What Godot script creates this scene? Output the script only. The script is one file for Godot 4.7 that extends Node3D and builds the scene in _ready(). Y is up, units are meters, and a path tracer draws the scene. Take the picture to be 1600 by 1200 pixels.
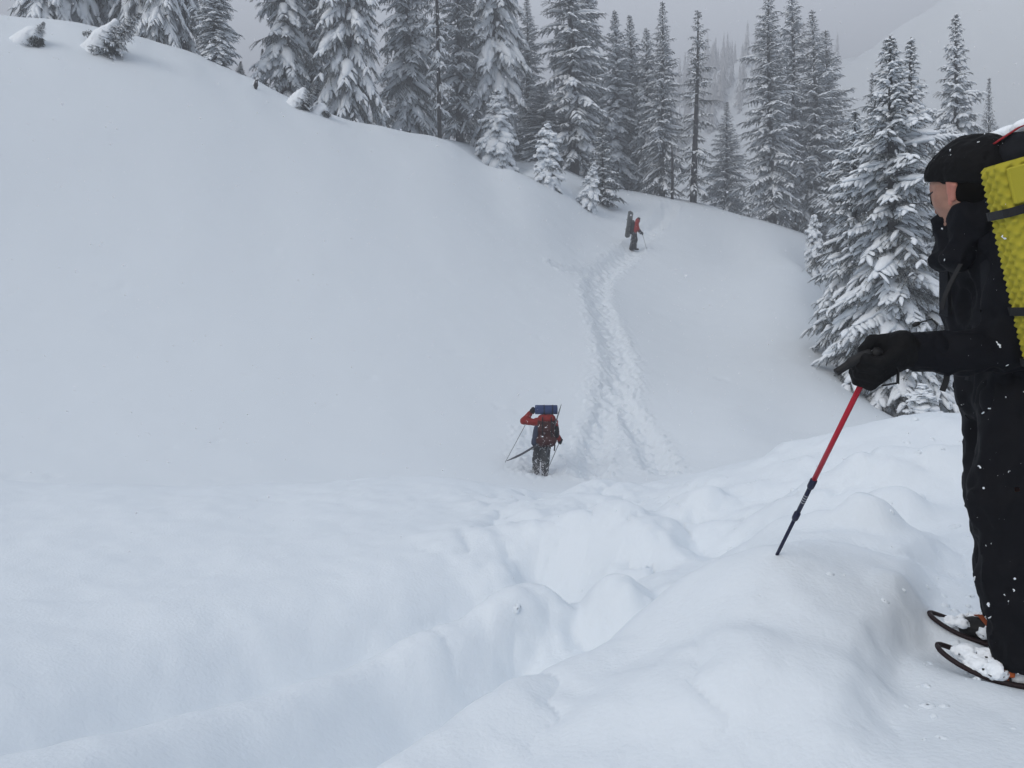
extends Node3D
# A snowy bowl under falling snow: one hiker close by on the right, a second on the slope, a third on the far field.
# The camera stands at the origin (eye height); y is up, metres.

const TAUF := 6.2831853

var snow: StandardMaterial3D
var tree_snow: StandardMaterial3D
var needle: StandardMaterial3D
var bark: StandardMaterial3D
var used := {}
var rng := RandomNumberGenerator.new()


func _ready():
	rng.seed = 4711
	# ---- camera, sky, sun, exposure
	var cam := Camera3D.new()
	cam.name = "camera"
	cam.fov = 49.9
	cam.near = 0.05
	cam.far = 3000.0
	cam.rotation_degrees = Vector3(-5.0, 0, 0)
	add_child(cam)
	cam.current = true
	var env := Environment.new()
	env.background_mode = Environment.BG_SKY
	env.sky = Sky.new()
	var sky := ProceduralSkyMaterial.new()
	sky.sky_top_color = Color(0.725, 0.755, 0.800)
	sky.sky_horizon_color = Color(0.890, 0.907, 0.938)
	sky.sky_curve = 0.25
	sky.ground_horizon_color = Color(0.70, 0.72, 0.75)
	sky.ground_bottom_color = Color(0.65, 0.67, 0.70)
	env.sky.sky_material = sky
	env.background_energy_multiplier = 1.0
	env.tonemap_mode = Environment.TONE_MAPPER_LINEAR
	env.tonemap_exposure = 2.2
	env.fog_enabled = true
	env.fog_light_color = Color(0.92, 0.95, 1.0)
	env.fog_density = 0.0076
	env.volumetric_fog_enabled = true
	env.volumetric_fog_density = 0.0
	env.sdfgi_enabled = true
	env.ssao_enabled = true
	env.ssil_enabled = true
	var we := WorldEnvironment.new()
	we.name = "air"
	we.environment = env
	add_child(we)
	var sun := DirectionalLight3D.new()
	sun.name = "sun_through_cloud"
	sun.light_energy = 0.58
	sun.light_color = Color(1.0, 0.98, 0.96)
	sun.light_angular_distance = 40.0
	sun.shadow_enabled = true
	sun.rotation_degrees = Vector3(-30, -42, 0)
	add_child(sun)

	make_materials()
	build_ground()
	build_far_forest()
	build_trees()
	build_saplings()
	build_people()
	build_crumbs()
	build_snowfall()


# ------------------------------------------------------------------ naming and tagging
func numbered(called: String) -> String:
	used[called] = used.get(called, -1) + 1
	return called if used[called] == 0 else "%s_%03d" % [called, used[called]]


func tag(o: Node, label := "", category := "", group := "", kind := ""):
	if label: o.set_meta("label", label)
	if category: o.set_meta("category", category)
	if group: o.set_meta("group", group)
	if kind: o.set_meta("kind", kind)
	return o


func thing(called: String, where: Vector3, label: String, category: String, group := "") -> Node3D:
	var o := Node3D.new()
	o.name = numbered(called)
	o.position = where
	add_child(o)
	tag(o, label, category, group)
	return o


func part(called: String, mesh: Mesh, m: Material, parent: Node) -> MeshInstance3D:
	var o := MeshInstance3D.new()
	o.name = numbered(called) if parent == self else called
	o.mesh = mesh
	o.material_override = m
	parent.add_child(o, true)
	return o


# ------------------------------------------------------------------ mesh builder
class MB:
	var v := PackedVector3Array()
	var ix := PackedInt32Array()
	var c := PackedColorArray()

	func tri(a: Vector3, b: Vector3, d: Vector3):
		var n := v.size()
		v.push_back(a)
		v.push_back(b)
		v.push_back(d)
		ix.push_back(n)
		ix.push_back(n + 1)
		ix.push_back(n + 2)

	func quad(a: Vector3, b: Vector3, d: Vector3, e: Vector3):
		tri(a, b, d)
		tri(a, d, e)

	func tube(pts: Array, radii: Array, sides := 8, caps := true, flat := 1.0, updir := Vector3.UP):
		var first := v.size()
		var n := pts.size()
		for i in n:
			var t: Vector3 = (pts[mini(i + 1, n - 1)] - pts[maxi(i - 1, 0)]).normalized()
			var u: Vector3 = t.cross(updir)
			if u.length() < 0.05: u = t.cross(Vector3.RIGHT)
			u = u.normalized()
			var w: Vector3 = u.cross(t)
			for k in sides:
				var a := TAUF * k / sides
				v.push_back(pts[i] + (u * cos(a) + w * sin(a) * flat) * radii[i])
		for i in n - 1:
			for k in sides:
				var a := first + i * sides + k
				var b := first + i * sides + (k + 1) % sides
				ix.append_array(PackedInt32Array([a, b, b + sides, a, b + sides, a + sides]))
		if caps:
			var s := v.size()
			v.push_back(pts[0])
			v.push_back(pts[n - 1])
			for k in sides:
				ix.append_array(PackedInt32Array([s, first + (k + 1) % sides, first + k]))
				ix.append_array(PackedInt32Array([s + 1, first + (n - 1) * sides + k, first + (n - 1) * sides + (k + 1) % sides]))

	# a box with chamfered edges, oriented by a transform
	func box(x: Transform3D, size: Vector3, ch := 0.004):
		var h := size * 0.5
		var rings := []
		for s in [[-1.0, ch], [-1.0, 0.0], [1.0, 0.0], [1.0, ch]]:
			var inset: float = s[1]
			var y: float = s[0] * (h.y - (0.0 if inset > 0.0 else ch))
			var ax := h.x - inset
			var az := h.z - inset
			rings.append([Vector3(-ax + ch, y, -az), Vector3(ax - ch, y, -az), Vector3(ax, y, -az + ch), Vector3(ax, y, az - ch), Vector3(ax - ch, y, az), Vector3(-ax + ch, y, az), Vector3(-ax, y, az - ch), Vector3(-ax, y, -az + ch)])
		for i in 3:
			for k in 8:
				var j := (k + 1) % 8
				quad(x * rings[i][k], x * rings[i][j], x * rings[i + 1][j], x * rings[i + 1][k])
		for k in range(1, 7):
			tri(x * rings[0][0], x * rings[0][k + 1], x * rings[0][k])
			tri(x * rings[3][0], x * rings[3][k], x * rings[3][k + 1])

	func done(smooth := true) -> ArrayMesh:
		var arr := []
		arr.resize(Mesh.ARRAY_MAX)
		arr[Mesh.ARRAY_VERTEX] = v
		arr[Mesh.ARRAY_INDEX] = ix
		if c.size() == v.size() and c.size() > 0: arr[Mesh.ARRAY_COLOR] = c
		var raw := ArrayMesh.new()
		raw.add_surface_from_arrays(Mesh.PRIMITIVE_TRIANGLES, arr)
		var st := SurfaceTool.new()
		if smooth:
			st.create_from(raw, 0)
			st.generate_normals()
			return st.commit()
		st.begin(Mesh.PRIMITIVE_TRIANGLES)
		st.set_smooth_group(-1)
		var hc := c.size() == v.size() and c.size() > 0
		for i in ix:
			st.set_smooth_group(-1)
			if hc: st.set_color(c[i])
			st.add_vertex(v[i])
		st.generate_normals()
		return st.commit()


# ------------------------------------------------------------------ materials
func plain(c: Color, rough := 0.8, called := "") -> StandardMaterial3D:
	var m := StandardMaterial3D.new()
	m.resource_name = called
	m.albedo_color = c.linear_to_srgb()
	m.roughness = rough
	m.metallic_specular = 0.35
	return m


func noise_tex(freq: float, seed_: int, ramp_lo: float, ramp_hi: float, size := 512, octaves := 4) -> NoiseTexture2D:
	var n := FastNoiseLite.new()
	n.noise_type = FastNoiseLite.TYPE_SIMPLEX_SMOOTH
	n.seed = seed_
	n.frequency = freq
	n.fractal_octaves = octaves
	var t := NoiseTexture2D.new()
	t.noise = n
	t.width = size
	t.height = size
	t.seamless = true
	var g := Gradient.new()
	g.set_color(0, Color(ramp_lo, ramp_lo, ramp_lo))
	g.set_color(1, Color(ramp_hi, ramp_hi, ramp_hi))
	t.color_ramp = g
	return t


func make_materials():
	snow = plain(Color(0.70, 0.755, 0.805), 0.75, "snow")
	snow.metallic_specular = 0.25
	snow.uv1_triplanar = true
	snow.uv1_world_triplanar = true
	snow.uv1_scale = Vector3(1.1, 1.1, 1.1)
	snow.heightmap_enabled = true
	snow.heightmap_texture = noise_tex(0.035, 7, 0.0, 1.0, 1024, 5)
	snow.heightmap_scale = 0.22
	tree_snow = plain(Color(0.84, 0.885, 0.93), 0.8, "branch_snow")
	tree_snow.metallic_specular = 0.2
	needle = plain(Color(1, 1, 1), 0.75, "needles")
	needle.vertex_color_use_as_albedo = true
	bark = plain(Color(0.045, 0.040, 0.037), 0.95, "bark")
	bark.uv1_triplanar = true
	bark.uv1_scale = Vector3(3, 0.8, 3)
	bark.albedo_texture = noise_tex(0.03, 11, 0.45, 1.0, 256)
	bark.heightmap_enabled = true
	bark.heightmap_texture = bark.albedo_texture
	bark.heightmap_scale = 2.0


# ------------------------------------------------------------------ the ground
const QS := 0.055
const QN := 160
var qgrid := PackedFloat32Array()
var n_small := FastNoiseLite.new()
var n_fine := FastNoiseLite.new()
var n_big := FastNoiseLite.new()
var trails := []      # [a, b, half width, depth]
var lumps := []       # [x, z, radius, height, power]
var swales := []      # [polyline, half width, height]


func survey() -> Array:
	# heights of the land, measured point by point (x, y, z)
	return [
		Vector3(-1.49, -1.32, -2.29), Vector3(-0.74, -1.32, -2.29), Vector3(0.00, -1.29, -2.25), Vector3(0.67, -1.18, -2.05), Vector3(1.24, -1.10, -1.91), Vector3(1.59, -1.16, -2.61), Vector3(1.88, -1.16, -2.61), Vector3(1.53, -1.13, -2.81),
		Vector3(1.03, -1.05, -2.57), Vector3(1.06, -1.00, -3.28), Vector3(1.73, -1.06, -3.52), Vector3(0.54, -1.39, -3.39), Vector3(-0.56, -1.51, -3.48), Vector3(-1.67, -1.51, -3.48), Vector3(-2.17, -1.49, -3.38), Vector3(-3.16, -1.63, -4.98),
		Vector3(-1.58, -1.63, -4.98), Vector3(-0.20, -1.55, -4.98), Vector3(0.78, -1.48, -4.89), Vector3(-4.34, -1.69, -6.88), Vector3(-2.23, -1.74, -7.08), Vector3(-0.29, -1.79, -7.27), Vector3(1.09, -1.69, -6.88), Vector3(1.95, -1.38, -6.20),
		Vector3(2.82, -1.09, -5.53), Vector3(3.22, -1.02, -5.13), Vector3(-6.33, -1.76, -8.48), Vector3(-5.58, -1.85, -8.87), Vector3(-4.33, -1.94, -9.17), Vector3(-2.98, -2.00, -9.46), Vector3(-1.55, -2.07, -9.86), Vector3(-0.48, -2.15, -10.15),
		Vector3(0.80, -2.27, -10.14), Vector3(1.78, -2.05, -9.86), Vector3(2.57, -1.67, -9.09), Vector3(3.26, -1.32, -8.32), Vector3(3.84, -0.98, -7.94), Vector3(4.18, -0.93, -7.55), Vector3(4.58, -0.85, -7.15), Vector3(-7.44, -2.81, -11.80),
		Vector3(-3.88, -2.94, -12.29), Vector3(-0.65, -3.11, -13.78), Vector3(1.16, -3.22, -14.78), Vector3(2.59, -3.11, -14.28), Vector3(3.91, -2.90, -13.80), Vector3(4.84, -2.73, -12.31), Vector3(6.05, -2.34, -11.84), Vector3(7.31, -2.25, -11.35),
		Vector3(-11.24, -2.83, -14.31), Vector3(-9.43, -2.94, -15.00), Vector3(-6.82, -3.10, -15.79), Vector3(-3.95, -3.32, -16.77), Vector3(-1.40, -3.54, -17.76), Vector3(0.74, -3.68, -18.95), Vector3(1.91, -3.68, -18.75), Vector3(3.57, -3.68, -18.95),
		Vector3(5.43, -3.44, -19.78), Vector3(-13.18, -1.48, -16.94), Vector3(-11.35, -1.59, -18.23), Vector3(-8.98, -1.68, -19.23), Vector3(-6.39, -1.80, -20.52), Vector3(-3.41, -1.92, -21.92), Vector3(-0.91, -2.05, -23.41), Vector3(0.95, -2.14, -24.41),
		Vector3(3.10, -2.18, -24.90), Vector3(-13.33, 0.62, -21.64), Vector3(-10.70, 0.66, -23.15), Vector3(-7.75, 0.72, -25.16), Vector3(-4.26, 0.79, -27.67), Vector3(0.00, 0.89, -31.20), Vector3(3.07, 0.69, -33.19), Vector3(-15.81, 3.69, -25.92),
		Vector3(-13.02, 4.05, -28.46), Vector3(-9.61, 4.48, -31.51), Vector3(-5.43, 5.06, -35.58), Vector3(-0.60, 4.73, -39.56), Vector3(3.18, 3.39, -41.45), Vector3(6.31, 3.37, -44.46), Vector3(-21.74, 7.03, -26.21), Vector3(-19.19, 3.25, -22.87),
		Vector3(-25.58, 11.75, -31.14), Vector3(-22.67, 12.03, -33.68), Vector3(-21.09, 12.13, -35.19), Vector3(-18.99, 12.22, -36.20), Vector3(-16.74, 12.01, -37.19), Vector3(-14.34, 11.40, -38.14), Vector3(-11.94, 10.74, -39.59), Vector3(-9.30, 9.80, -41.01),
		Vector3(-6.51, 9.41, -42.98), Vector3(-3.41, 8.87, -44.94), Vector3(0.00, 8.07, -46.88), Vector3(2.62, 7.05, -47.80), Vector3(-32.40, 13.71, -39.34), Vector3(-25.43, 13.84, -42.37), Vector3(-20.00, 13.52, -44.35), Vector3(-13.95, 11.79, -46.20),
		Vector3(-10.81, 10.67, -47.61), Vector3(-7.60, 10.30, -50.09), Vector3(-4.60, 11.31, -55.20), Vector3(-1.80, 11.61, -59.24), Vector3(1.63, 11.54, -61.24), Vector3(-0.40, 7.76, -51.87), Vector3(-51.16, 18.86, -61.88), Vector3(-38.45, 18.06, -63.82),
		Vector3(-28.84, 16.62, -63.69), Vector3(-19.84, 14.69, -65.53), Vector3(-10.23, 12.60, -67.35), Vector3(0.00, 12.52, -73.37), Vector3(5.32, 5.95, -49.71), Vector3(10.26, 6.76, -54.80), Vector3(7.19, 8.56, -58.97), Vector3(9.61, 8.96, -63.02),
		Vector3(14.88, 8.36, -64.98), Vector3(19.84, 6.93, -64.85), Vector3(22.11, 5.80, -62.74), Vector3(11.78, 8.34, -77.02), Vector3(23.57, 5.70, -76.79), Vector3(34.42, 4.41, -74.67), Vector3(43.41, 3.63, -70.58), Vector3(13.16, 3.26, -48.97),
		Vector3(16.33, 3.30, -49.48), Vector3(7.17, 0.49, -37.18), Vector3(9.22, -0.34, -34.10), Vector3(10.87, -0.33, -33.10), Vector3(5.04, -2.27, -25.90), Vector3(7.19, -2.31, -26.40), Vector3(9.24, -2.31, -26.40), Vector3(8.20, -3.14, -23.32),
		Vector3(6.10, -3.00, -22.32), Vector3(16.40, 1.99, -45.35), Vector3(13.35, -0.35, -35.60), Vector3(11.66, -1.89, -29.45), Vector3(11.30, -2.76, -26.36), Vector3(11.40, -3.12, -24.32), Vector3(19.38, 0.28, -50.22), Vector3(16.74, -2.25, -39.96),
		Vector3(14.84, -3.90, -32.79), Vector3(14.16, -4.54, -28.71), Vector3(15.07, -4.23, -26.73), Vector3(16.53, -4.07, -25.74), Vector3(22.67, -2.53, -44.95), Vector3(27.91, -2.53, -44.95), Vector3(32.56, 1.72, -60.38), Vector3(0.00, -1.00, 1.50),
		Vector3(-3.00, -1.10, 0.00), Vector3(4.00, -0.90, 0.00), Vector3(-8.00, -1.00, -2.00), Vector3(8.00, -0.90, -2.00), Vector3(0.00, -0.80, 8.00), Vector3(-12.00, -1.00, 6.00), Vector3(12.00, -1.50, 6.00), Vector3(-20.00, 2.00, -5.00),
		Vector3(25.00, -4.00, -4.00), Vector3(-40.00, 8.00, 0.00), Vector3(-35.00, 5.00, 20.00), Vector3(45.00, -8.00, 10.00), Vector3(0.00, 1.00, 40.00), Vector3(60.00, -12.00, -40.00), Vector3(-70.00, 14.00, -30.00), Vector3(-60.00, 16.00, -75.00),
		Vector3(0.00, 2.00, -120.00), Vector3(-60.00, 10.00, -130.00), Vector3(70.00, -8.00, -110.00), Vector3(0.00, 2.00, 120.00), Vector3(120.00, -14.00, 0.00), Vector3(-120.00, 16.00, 0.00)
	]


func solve(a: Array, n: int) -> PackedFloat64Array:
	for i in n:
		var p := i
		for j in range(i + 1, n):
			if absf(a[j][i]) > absf(a[p][i]): p = j
		var t = a[i]
		a[i] = a[p]
		a[p] = t
		var ai: PackedFloat64Array = a[i]
		for j in range(i + 1, n):
			var aj: PackedFloat64Array = a[j]
			var f := aj[i] / ai[i]
			if f == 0.0: continue
			for k in range(i, n + 1): aj[k] -= f * ai[k]
			a[j] = aj
	var x := PackedFloat64Array()
	x.resize(n)
	for i in range(n - 1, -1, -1):
		var s: float = a[i][n]
		for k in range(i + 1, n): s -= a[i][k] * x[k]
		x[i] = s / a[i][i]
	return x


func qof(x: float, z: float) -> Vector2:
	var r := sqrt(x * x + z * z) + 1e-6
	var l := log(1.0 + r / 2.5) / r
	return Vector2(x * l, z * l)


func prepare_land():
	var pts := survey()
	var n := pts.size()
	var q := PackedVector2Array()
	for p in pts: q.push_back(qof(p.x, p.z))
	var a := []
	for i in n + 3:
		var row := PackedFloat64Array()
		row.resize(n + 4)
		if i < n:
			for j in n:
				var d2 := q[i].distance_squared_to(q[j])
				row[j] = d2 * log(d2) * 0.5 if d2 > 1e-12 else 0.0
			row[i] += 2e-3
			row[n] = 1.0
			row[n + 1] = q[i].x
			row[n + 2] = q[i].y
			row[n + 3] = pts[i].y
		else:
			for j in n: row[j] = 1.0 if i == n else (q[j].x if i == n + 1 else q[j].y)
		a.append(row)
	var w := solve(a, n + 3)
	qgrid.resize((QN + 1) * (QN + 1))
	var half := QN / 2
	for j in QN + 1:
		for i in QN + 1:
			var s := Vector2((i - half) * QS, (j - half) * QS)
			if s.length() > 4.3: s = s.normalized() * 4.3
			var o := w[n] + w[n + 1] * s.x + w[n + 2] * s.y
			for k in n:
				var d2 := s.distance_squared_to(q[k])
				if d2 > 1e-12: o += w[k] * d2 * log(d2) * 0.5
			qgrid[j * (QN + 1) + i] = o
	# wind has smoothed the hillside between its foot and the crest
	for pass_ in 7:
		var was := qgrid.duplicate()
		for j in range(1, QN):
			for i in range(1, QN):
				var s := Vector2((i - half) * QS, (j - half) * QS)
				var rr := 2.5 * (exp(s.length()) - 1.0)
				if rr < 15.0 or rr > 40.0 or s.y > 0.0: continue
				var x := s.x / maxf(s.length(), 0.01) * rr
				var wgt := smoothstep(15.0, 20.0, rr) * (1.0 - smoothstep(35.0, 40.0, rr)) * (1.0 - smoothstep(-2.0, 3.0, x)) * 0.8
				if wgt <= 0.0: continue
				var o := j * (QN + 1) + i
				var mean := (was[o - 1] + was[o + 1] + was[o - QN - 1] + was[o + QN + 1]) * 0.18 + (was[o - QN - 2] + was[o - QN] + was[o + QN] + was[o + QN + 2]) * 0.07
				qgrid[o] = lerpf(was[o], mean, wgt)
	n_small.seed = 3
	n_small.frequency = 1.0
	n_small.fractal_octaves = 3
	n_fine.seed = 5
	n_fine.frequency = 1.0
	n_fine.fractal_octaves = 2
	n_big.seed = 9
	n_big.frequency = 0.012
	n_big.fractal_octaves = 4
	for line in [
		[[Vector2(10.74, -56.69), Vector2(9.69, -52.84), Vector2(8.00, -48.58), Vector2(6.42, -44.54), Vector2(4.80, -40.32), Vector2(3.88, -37.34), Vector2(3.44, -33.78), Vector2(3.45, -30.75), Vector2(3.48, -27.73), Vector2(3.37, -25.78), Vector2(2.87, -23.75)], 0.48, 0.20],
		[[Vector2(2.87, -23.75), Vector2(2.43, -22.23), Vector2(2.09, -20.56), Vector2(1.80, -18.31)], 0.34, 0.20],
		[[Vector2(3.05, -24.45), Vector2(3.29, -22.79), Vector2(3.47, -21.10), Vector2(3.49, -18.93)], 0.36, 0.18],
		[[Vector2(2.06, -35.77), Vector2(2.80, -36.37), Vector2(3.90, -37.59)], 0.40, 0.14],
		[[Vector2(0.70, -18.53), Vector2(0.68, -20.80)], 0.40, 0.10],
	]:
		for k in line[0].size() - 1: trails.append([line[0][k], line[0][k + 1], line[1], line[2]])
	lumps = [
		[1.37, -2.50, 0.11, 0.03, 3.0], [1.52, -2.37, 0.13, 0.03, 3.0], [1.57, -2.75, 0.10, 0.045, 3.0], [1.45, -2.90, 0.14, 0.06, 3.0], [1.80, -2.30, 0.14, 0.02, 3.0],
		[0.57, -5.70, 0.52, 0.24, 3.0], [0.53, -4.12, 0.17, 0.20, 3.4], [0.03, -4.20, 0.26, 0.20, 3.0], [0.24, -3.78, 0.14, 0.12, 3.0], [0.30, -6.6, 0.3, 0.15, 3.0], [0.80, -4.6, 0.2, 0.10, 3.0], [-0.02, -5.2, 0.22, 0.12, 3.0], [1.37, -6.09, 0.26, 0.20, 3.4],
		[2.02, -5.13, 0.34, 0.16, 3.0], [2.44, -5.17, 0.30, 0.22, 3.0], [2.95, -5.0, 0.36, 0.20, 3.0], [1.66, -3.78, 0.13, 0.15, 3.0], [1.45, -4.0, 0.2, 0.12, 3.0], [2.1, -4.5, 0.22, 0.14, 3.0], [0.79, -3.05, 0.30, 0.10, 2.6],
		[0.62, -2.45, 0.24, 0.06, 2.4], [0.35, -7.35, 0.6, 0.16, 2.5], [1.33, -5.10, 0.3, -0.12, 2.4], [-0.19, -5.90, 0.42, 0.10, 2.6], [-0.31, -3.85, 0.30, 0.10, 2.4],
		[0.95, -4.7, 0.28, -0.14, 2.2], [0.30, -4.75, 0.28, -0.10, 2.2], [1.9, -6.7, 0.55, 0.16, 3.0], [3.0, -6.6, 0.6, 0.14, 2.6], [2.5, -7.2, 0.3, 0.12, 2.6], [0.9, -8.2, 0.5, 0.16, 2.6], [1.6, -4.35, 0.3, -0.1, 2.4],
		[3.3, -5.8, 0.4, -0.12, 2.4], [0.1, -2.6, 0.35, 0.06, 2.2], [-0.9, -8.8, 1.1, 0.10, 2.4], [2.1, -4.2, 0.22, -0.10, 2.4],
	]
	swales = [
		[PackedVector2Array([Vector2(0.45, -9.0), Vector2(0.22, -7.0), Vector2(0.20, -5.6), Vector2(0.55, -4.7), Vector2(0.85, -3.9)]), 0.30, -0.10],
		[PackedVector2Array([Vector2(-1.93, -2.79), Vector2(-1.70, -3.01), Vector2(-1.48, -3.34), Vector2(-1.09, -3.90), Vector2(-0.53, -4.41), Vector2(-0.08, -4.84), Vector2(0.21, -5.21)]), 0.40, -0.44],
		[PackedVector2Array([Vector2(-1.69, -2.42), Vector2(-1.38, -2.63), Vector2(-1.08, -2.98), Vector2(-0.56, -3.48), Vector2(0.00, -4.00)]), 0.26, 0.07],
		[PackedVector2Array([Vector2(-0.82, -2.25), Vector2(-0.64, -2.64), Vector2(-0.37, -3.11), Vector2(0.00, -3.56), Vector2(0.24, -3.76)]), 0.34, -0.34],
		[PackedVector2Array([Vector2(-0.37, -2.25), Vector2(0.00, -2.78), Vector2(0.37, -3.04), Vector2(0.65, -3.25)]), 0.20, 0.10],
	]


static func cub(a: float, b: float, c: float, d: float, t: float) -> float:
	return b + 0.5 * t * (c - a + t * (2.0 * a - 5.0 * b + 4.0 * c - d + t * (3.0 * (b - c) + d - a)))


func land(x: float, z: float) -> float:
	var s := qof(x, z)
	var fx := clampf(s.x / QS + QN / 2, 1.0, QN - 2.01)
	var fy := clampf(s.y / QS + QN / 2, 1.0, QN - 2.01)
	var i := int(fx)
	var j := int(fy)
	var u := fx - i
	var o := (j - 1) * (QN + 1) + i
	var r := [0.0, 0.0, 0.0, 0.0]
	for k in 4:
		r[k] = cub(qgrid[o - 1], qgrid[o], qgrid[o + 1], qgrid[o + 2], u)
		o += QN + 1
	return cub(r[0], r[1], r[2], r[3], fy - j)


func mountain(x: float, z: float) -> float:
	var f := -z
	var ridge := 6.0 + 74.0 * smoothstep(-70.0, 60.0, x)
	var m := -14.0 + ridge * pow(smoothstep(100.0, 250.0, f), 0.85)
	m += n_big.get_noise_2d(x * 1.4, z * 1.4) * 9.0 * smoothstep(120.0, 220.0, f)
	var g := Vector2(x - 102.0, z + 140.0).length() / 45.0
	m += 60.0 * exp(-g * g)
	return m


func seg_dist(p: Vector2, a: Vector2, b: Vector2) -> float:
	var ab := b - a
	var t := clampf((p - a).dot(ab) / ab.length_squared(), 0.0, 1.0)
	return p.distance_to(a + ab * t)


func height(x: float, z: float) -> float:
	var r := sqrt(x * x + z * z)
	var y := land(x, z)
	if r > 75.0:
		y = lerpf(y, mountain(x, z), smoothstep(75.0, 150.0, r))
		return y
	var p := Vector2(x, z)
	if r < 13.0:
		for l in lumps:
			var dx: float = x - l[0]
			var dz: float = z - l[1]
			var d: float = sqrt(dx * dx + dz * dz * 0.8) / l[2]
			if d < 2.2:
				d *= 1.0 + 0.22 * n_small.get_noise_2d(x * 2.2 + l[0] * 9.0, z * 2.2)
				y += l[3] * exp(-pow(d, l[4]))
		for s in swales:
			var best := 9.0
			var line: PackedVector2Array = s[0]
			for k in line.size() - 1: best = minf(best, seg_dist(p, line[k], line[k + 1]))
			best *= 1.0 + 0.05 * n_small.get_noise_2d(x * 1.6, z * 1.6 + 31.0)
			var d: float = best / s[1]
			if d < 2.6: y += s[2] * exp(-d * d)
		# the bank of soft snow left of the standing hiker, with its broken edge
		if x > -0.5 and z < -1.2 and z > -5.0:
			var e := (x - (0.79 + (-2.01 - z) * 0.655)) * 0.836
			e += 0.05 * n_small.get_noise_2d(x * 2.5, z * 2.5) 
			var along := smoothstep(-1.7, -2.5, z) * (1.0 - smoothstep(-3.55, -4.1, z))
			var back := exp(-pow(maxf(0.0, -e - 0.22) / 0.5, 2.0))
			y += along * (back * 0.05 * (1.0 - smoothstep(-0.05, 0.10, e)) - 0.05 * smoothstep(-0.02, 0.12, e) * exp(-pow(maxf(0.0, e) / 0.35, 2.0)))
		var trod := exp(-pow(Vector2((x - 1.2) / 1.6, (z + 5.2) / 2.2).length(), 3.0))
		trod = maxf(trod, 0.8 * exp(-pow(Vector2((x - 0.5) / 1.0, (z + 6.0) / 4.0).length(), 4.0)))
		trod *= 1.0 - exp(-pow(Vector2(x - 1.75, z + 2.65).length() / 0.5, 4.0))
		trod *= 1.0 - exp(-pow(Vector2(x - 1.0, z + 3.0).length() / 0.55, 4.0))
		if trod > 0.02:
			var wx := x + 0.10 * n_small.get_noise_2d(x * 2.0, z * 2.0 + 70.0)
			var wz := z + 0.10 * n_small.get_noise_2d(x * 2.0 + 50.0, z * 2.0)
			y += trod * (0.16 * sqrt(absf(n_fine.get_noise_2d(wx * 0.85, wz * 0.75)) + 0.02) + 0.025 * sqrt(absf(n_fine.get_noise_2d(wx * 2.0 + 9.0, wz * 1.8)) + 0.03) - 0.08)
		y += 0.030 * n_small.get_noise_2d(x * 0.9, z * 0.9) + 0.006 * n_small.get_noise_2d(x * 3.1, z * 3.1)
	var amp := 0.04 * smoothstep(8.0, 16.0, r)
	y += amp * n_small.get_noise_2d(x * 0.23, z * 0.23) + 0.25 * amp * n_small.get_noise_2d(x * 0.8 + 40.0, z * 0.8)
	if r > 13.0: y -= 0.025 * smoothstep(0.58, 0.80, n_fine.get_noise_2d(x * 0.75, z * 0.75))
	if x > -3.0 and x < 14.0 and z < -16.0:
		var dent := 0.0
		var near := 9.0
		for t in trails:
			var d: float = seg_dist(p, t[0], t[1]) / t[2]
			near = minf(near, d)
			if d < 2.5: dent = minf(dent, -t[3] * exp(-pow(d, 3.0)))
		if near < 3.2:
			var rough := n_fine.get_noise_2d(x * 2.1, z * 2.1)
			var grain := n_fine.get_noise_2d(x * 5.5 + 13.0, z * 5.5)
			y += dent * (0.85 + 0.5 * rough)
			y += 0.055 * exp(-pow((near - 1.25) / 0.55, 2.0)) * (0.35 + maxf(0.0, rough + 0.6 * grain) * 1.6)
			y += 0.05 * grain * exp(-near * near * 0.35)
	return y


func at(x: float, z: float, sink := 0.0) -> Vector3:
	return Vector3(x, height(x, z) - sink, z)


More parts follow.
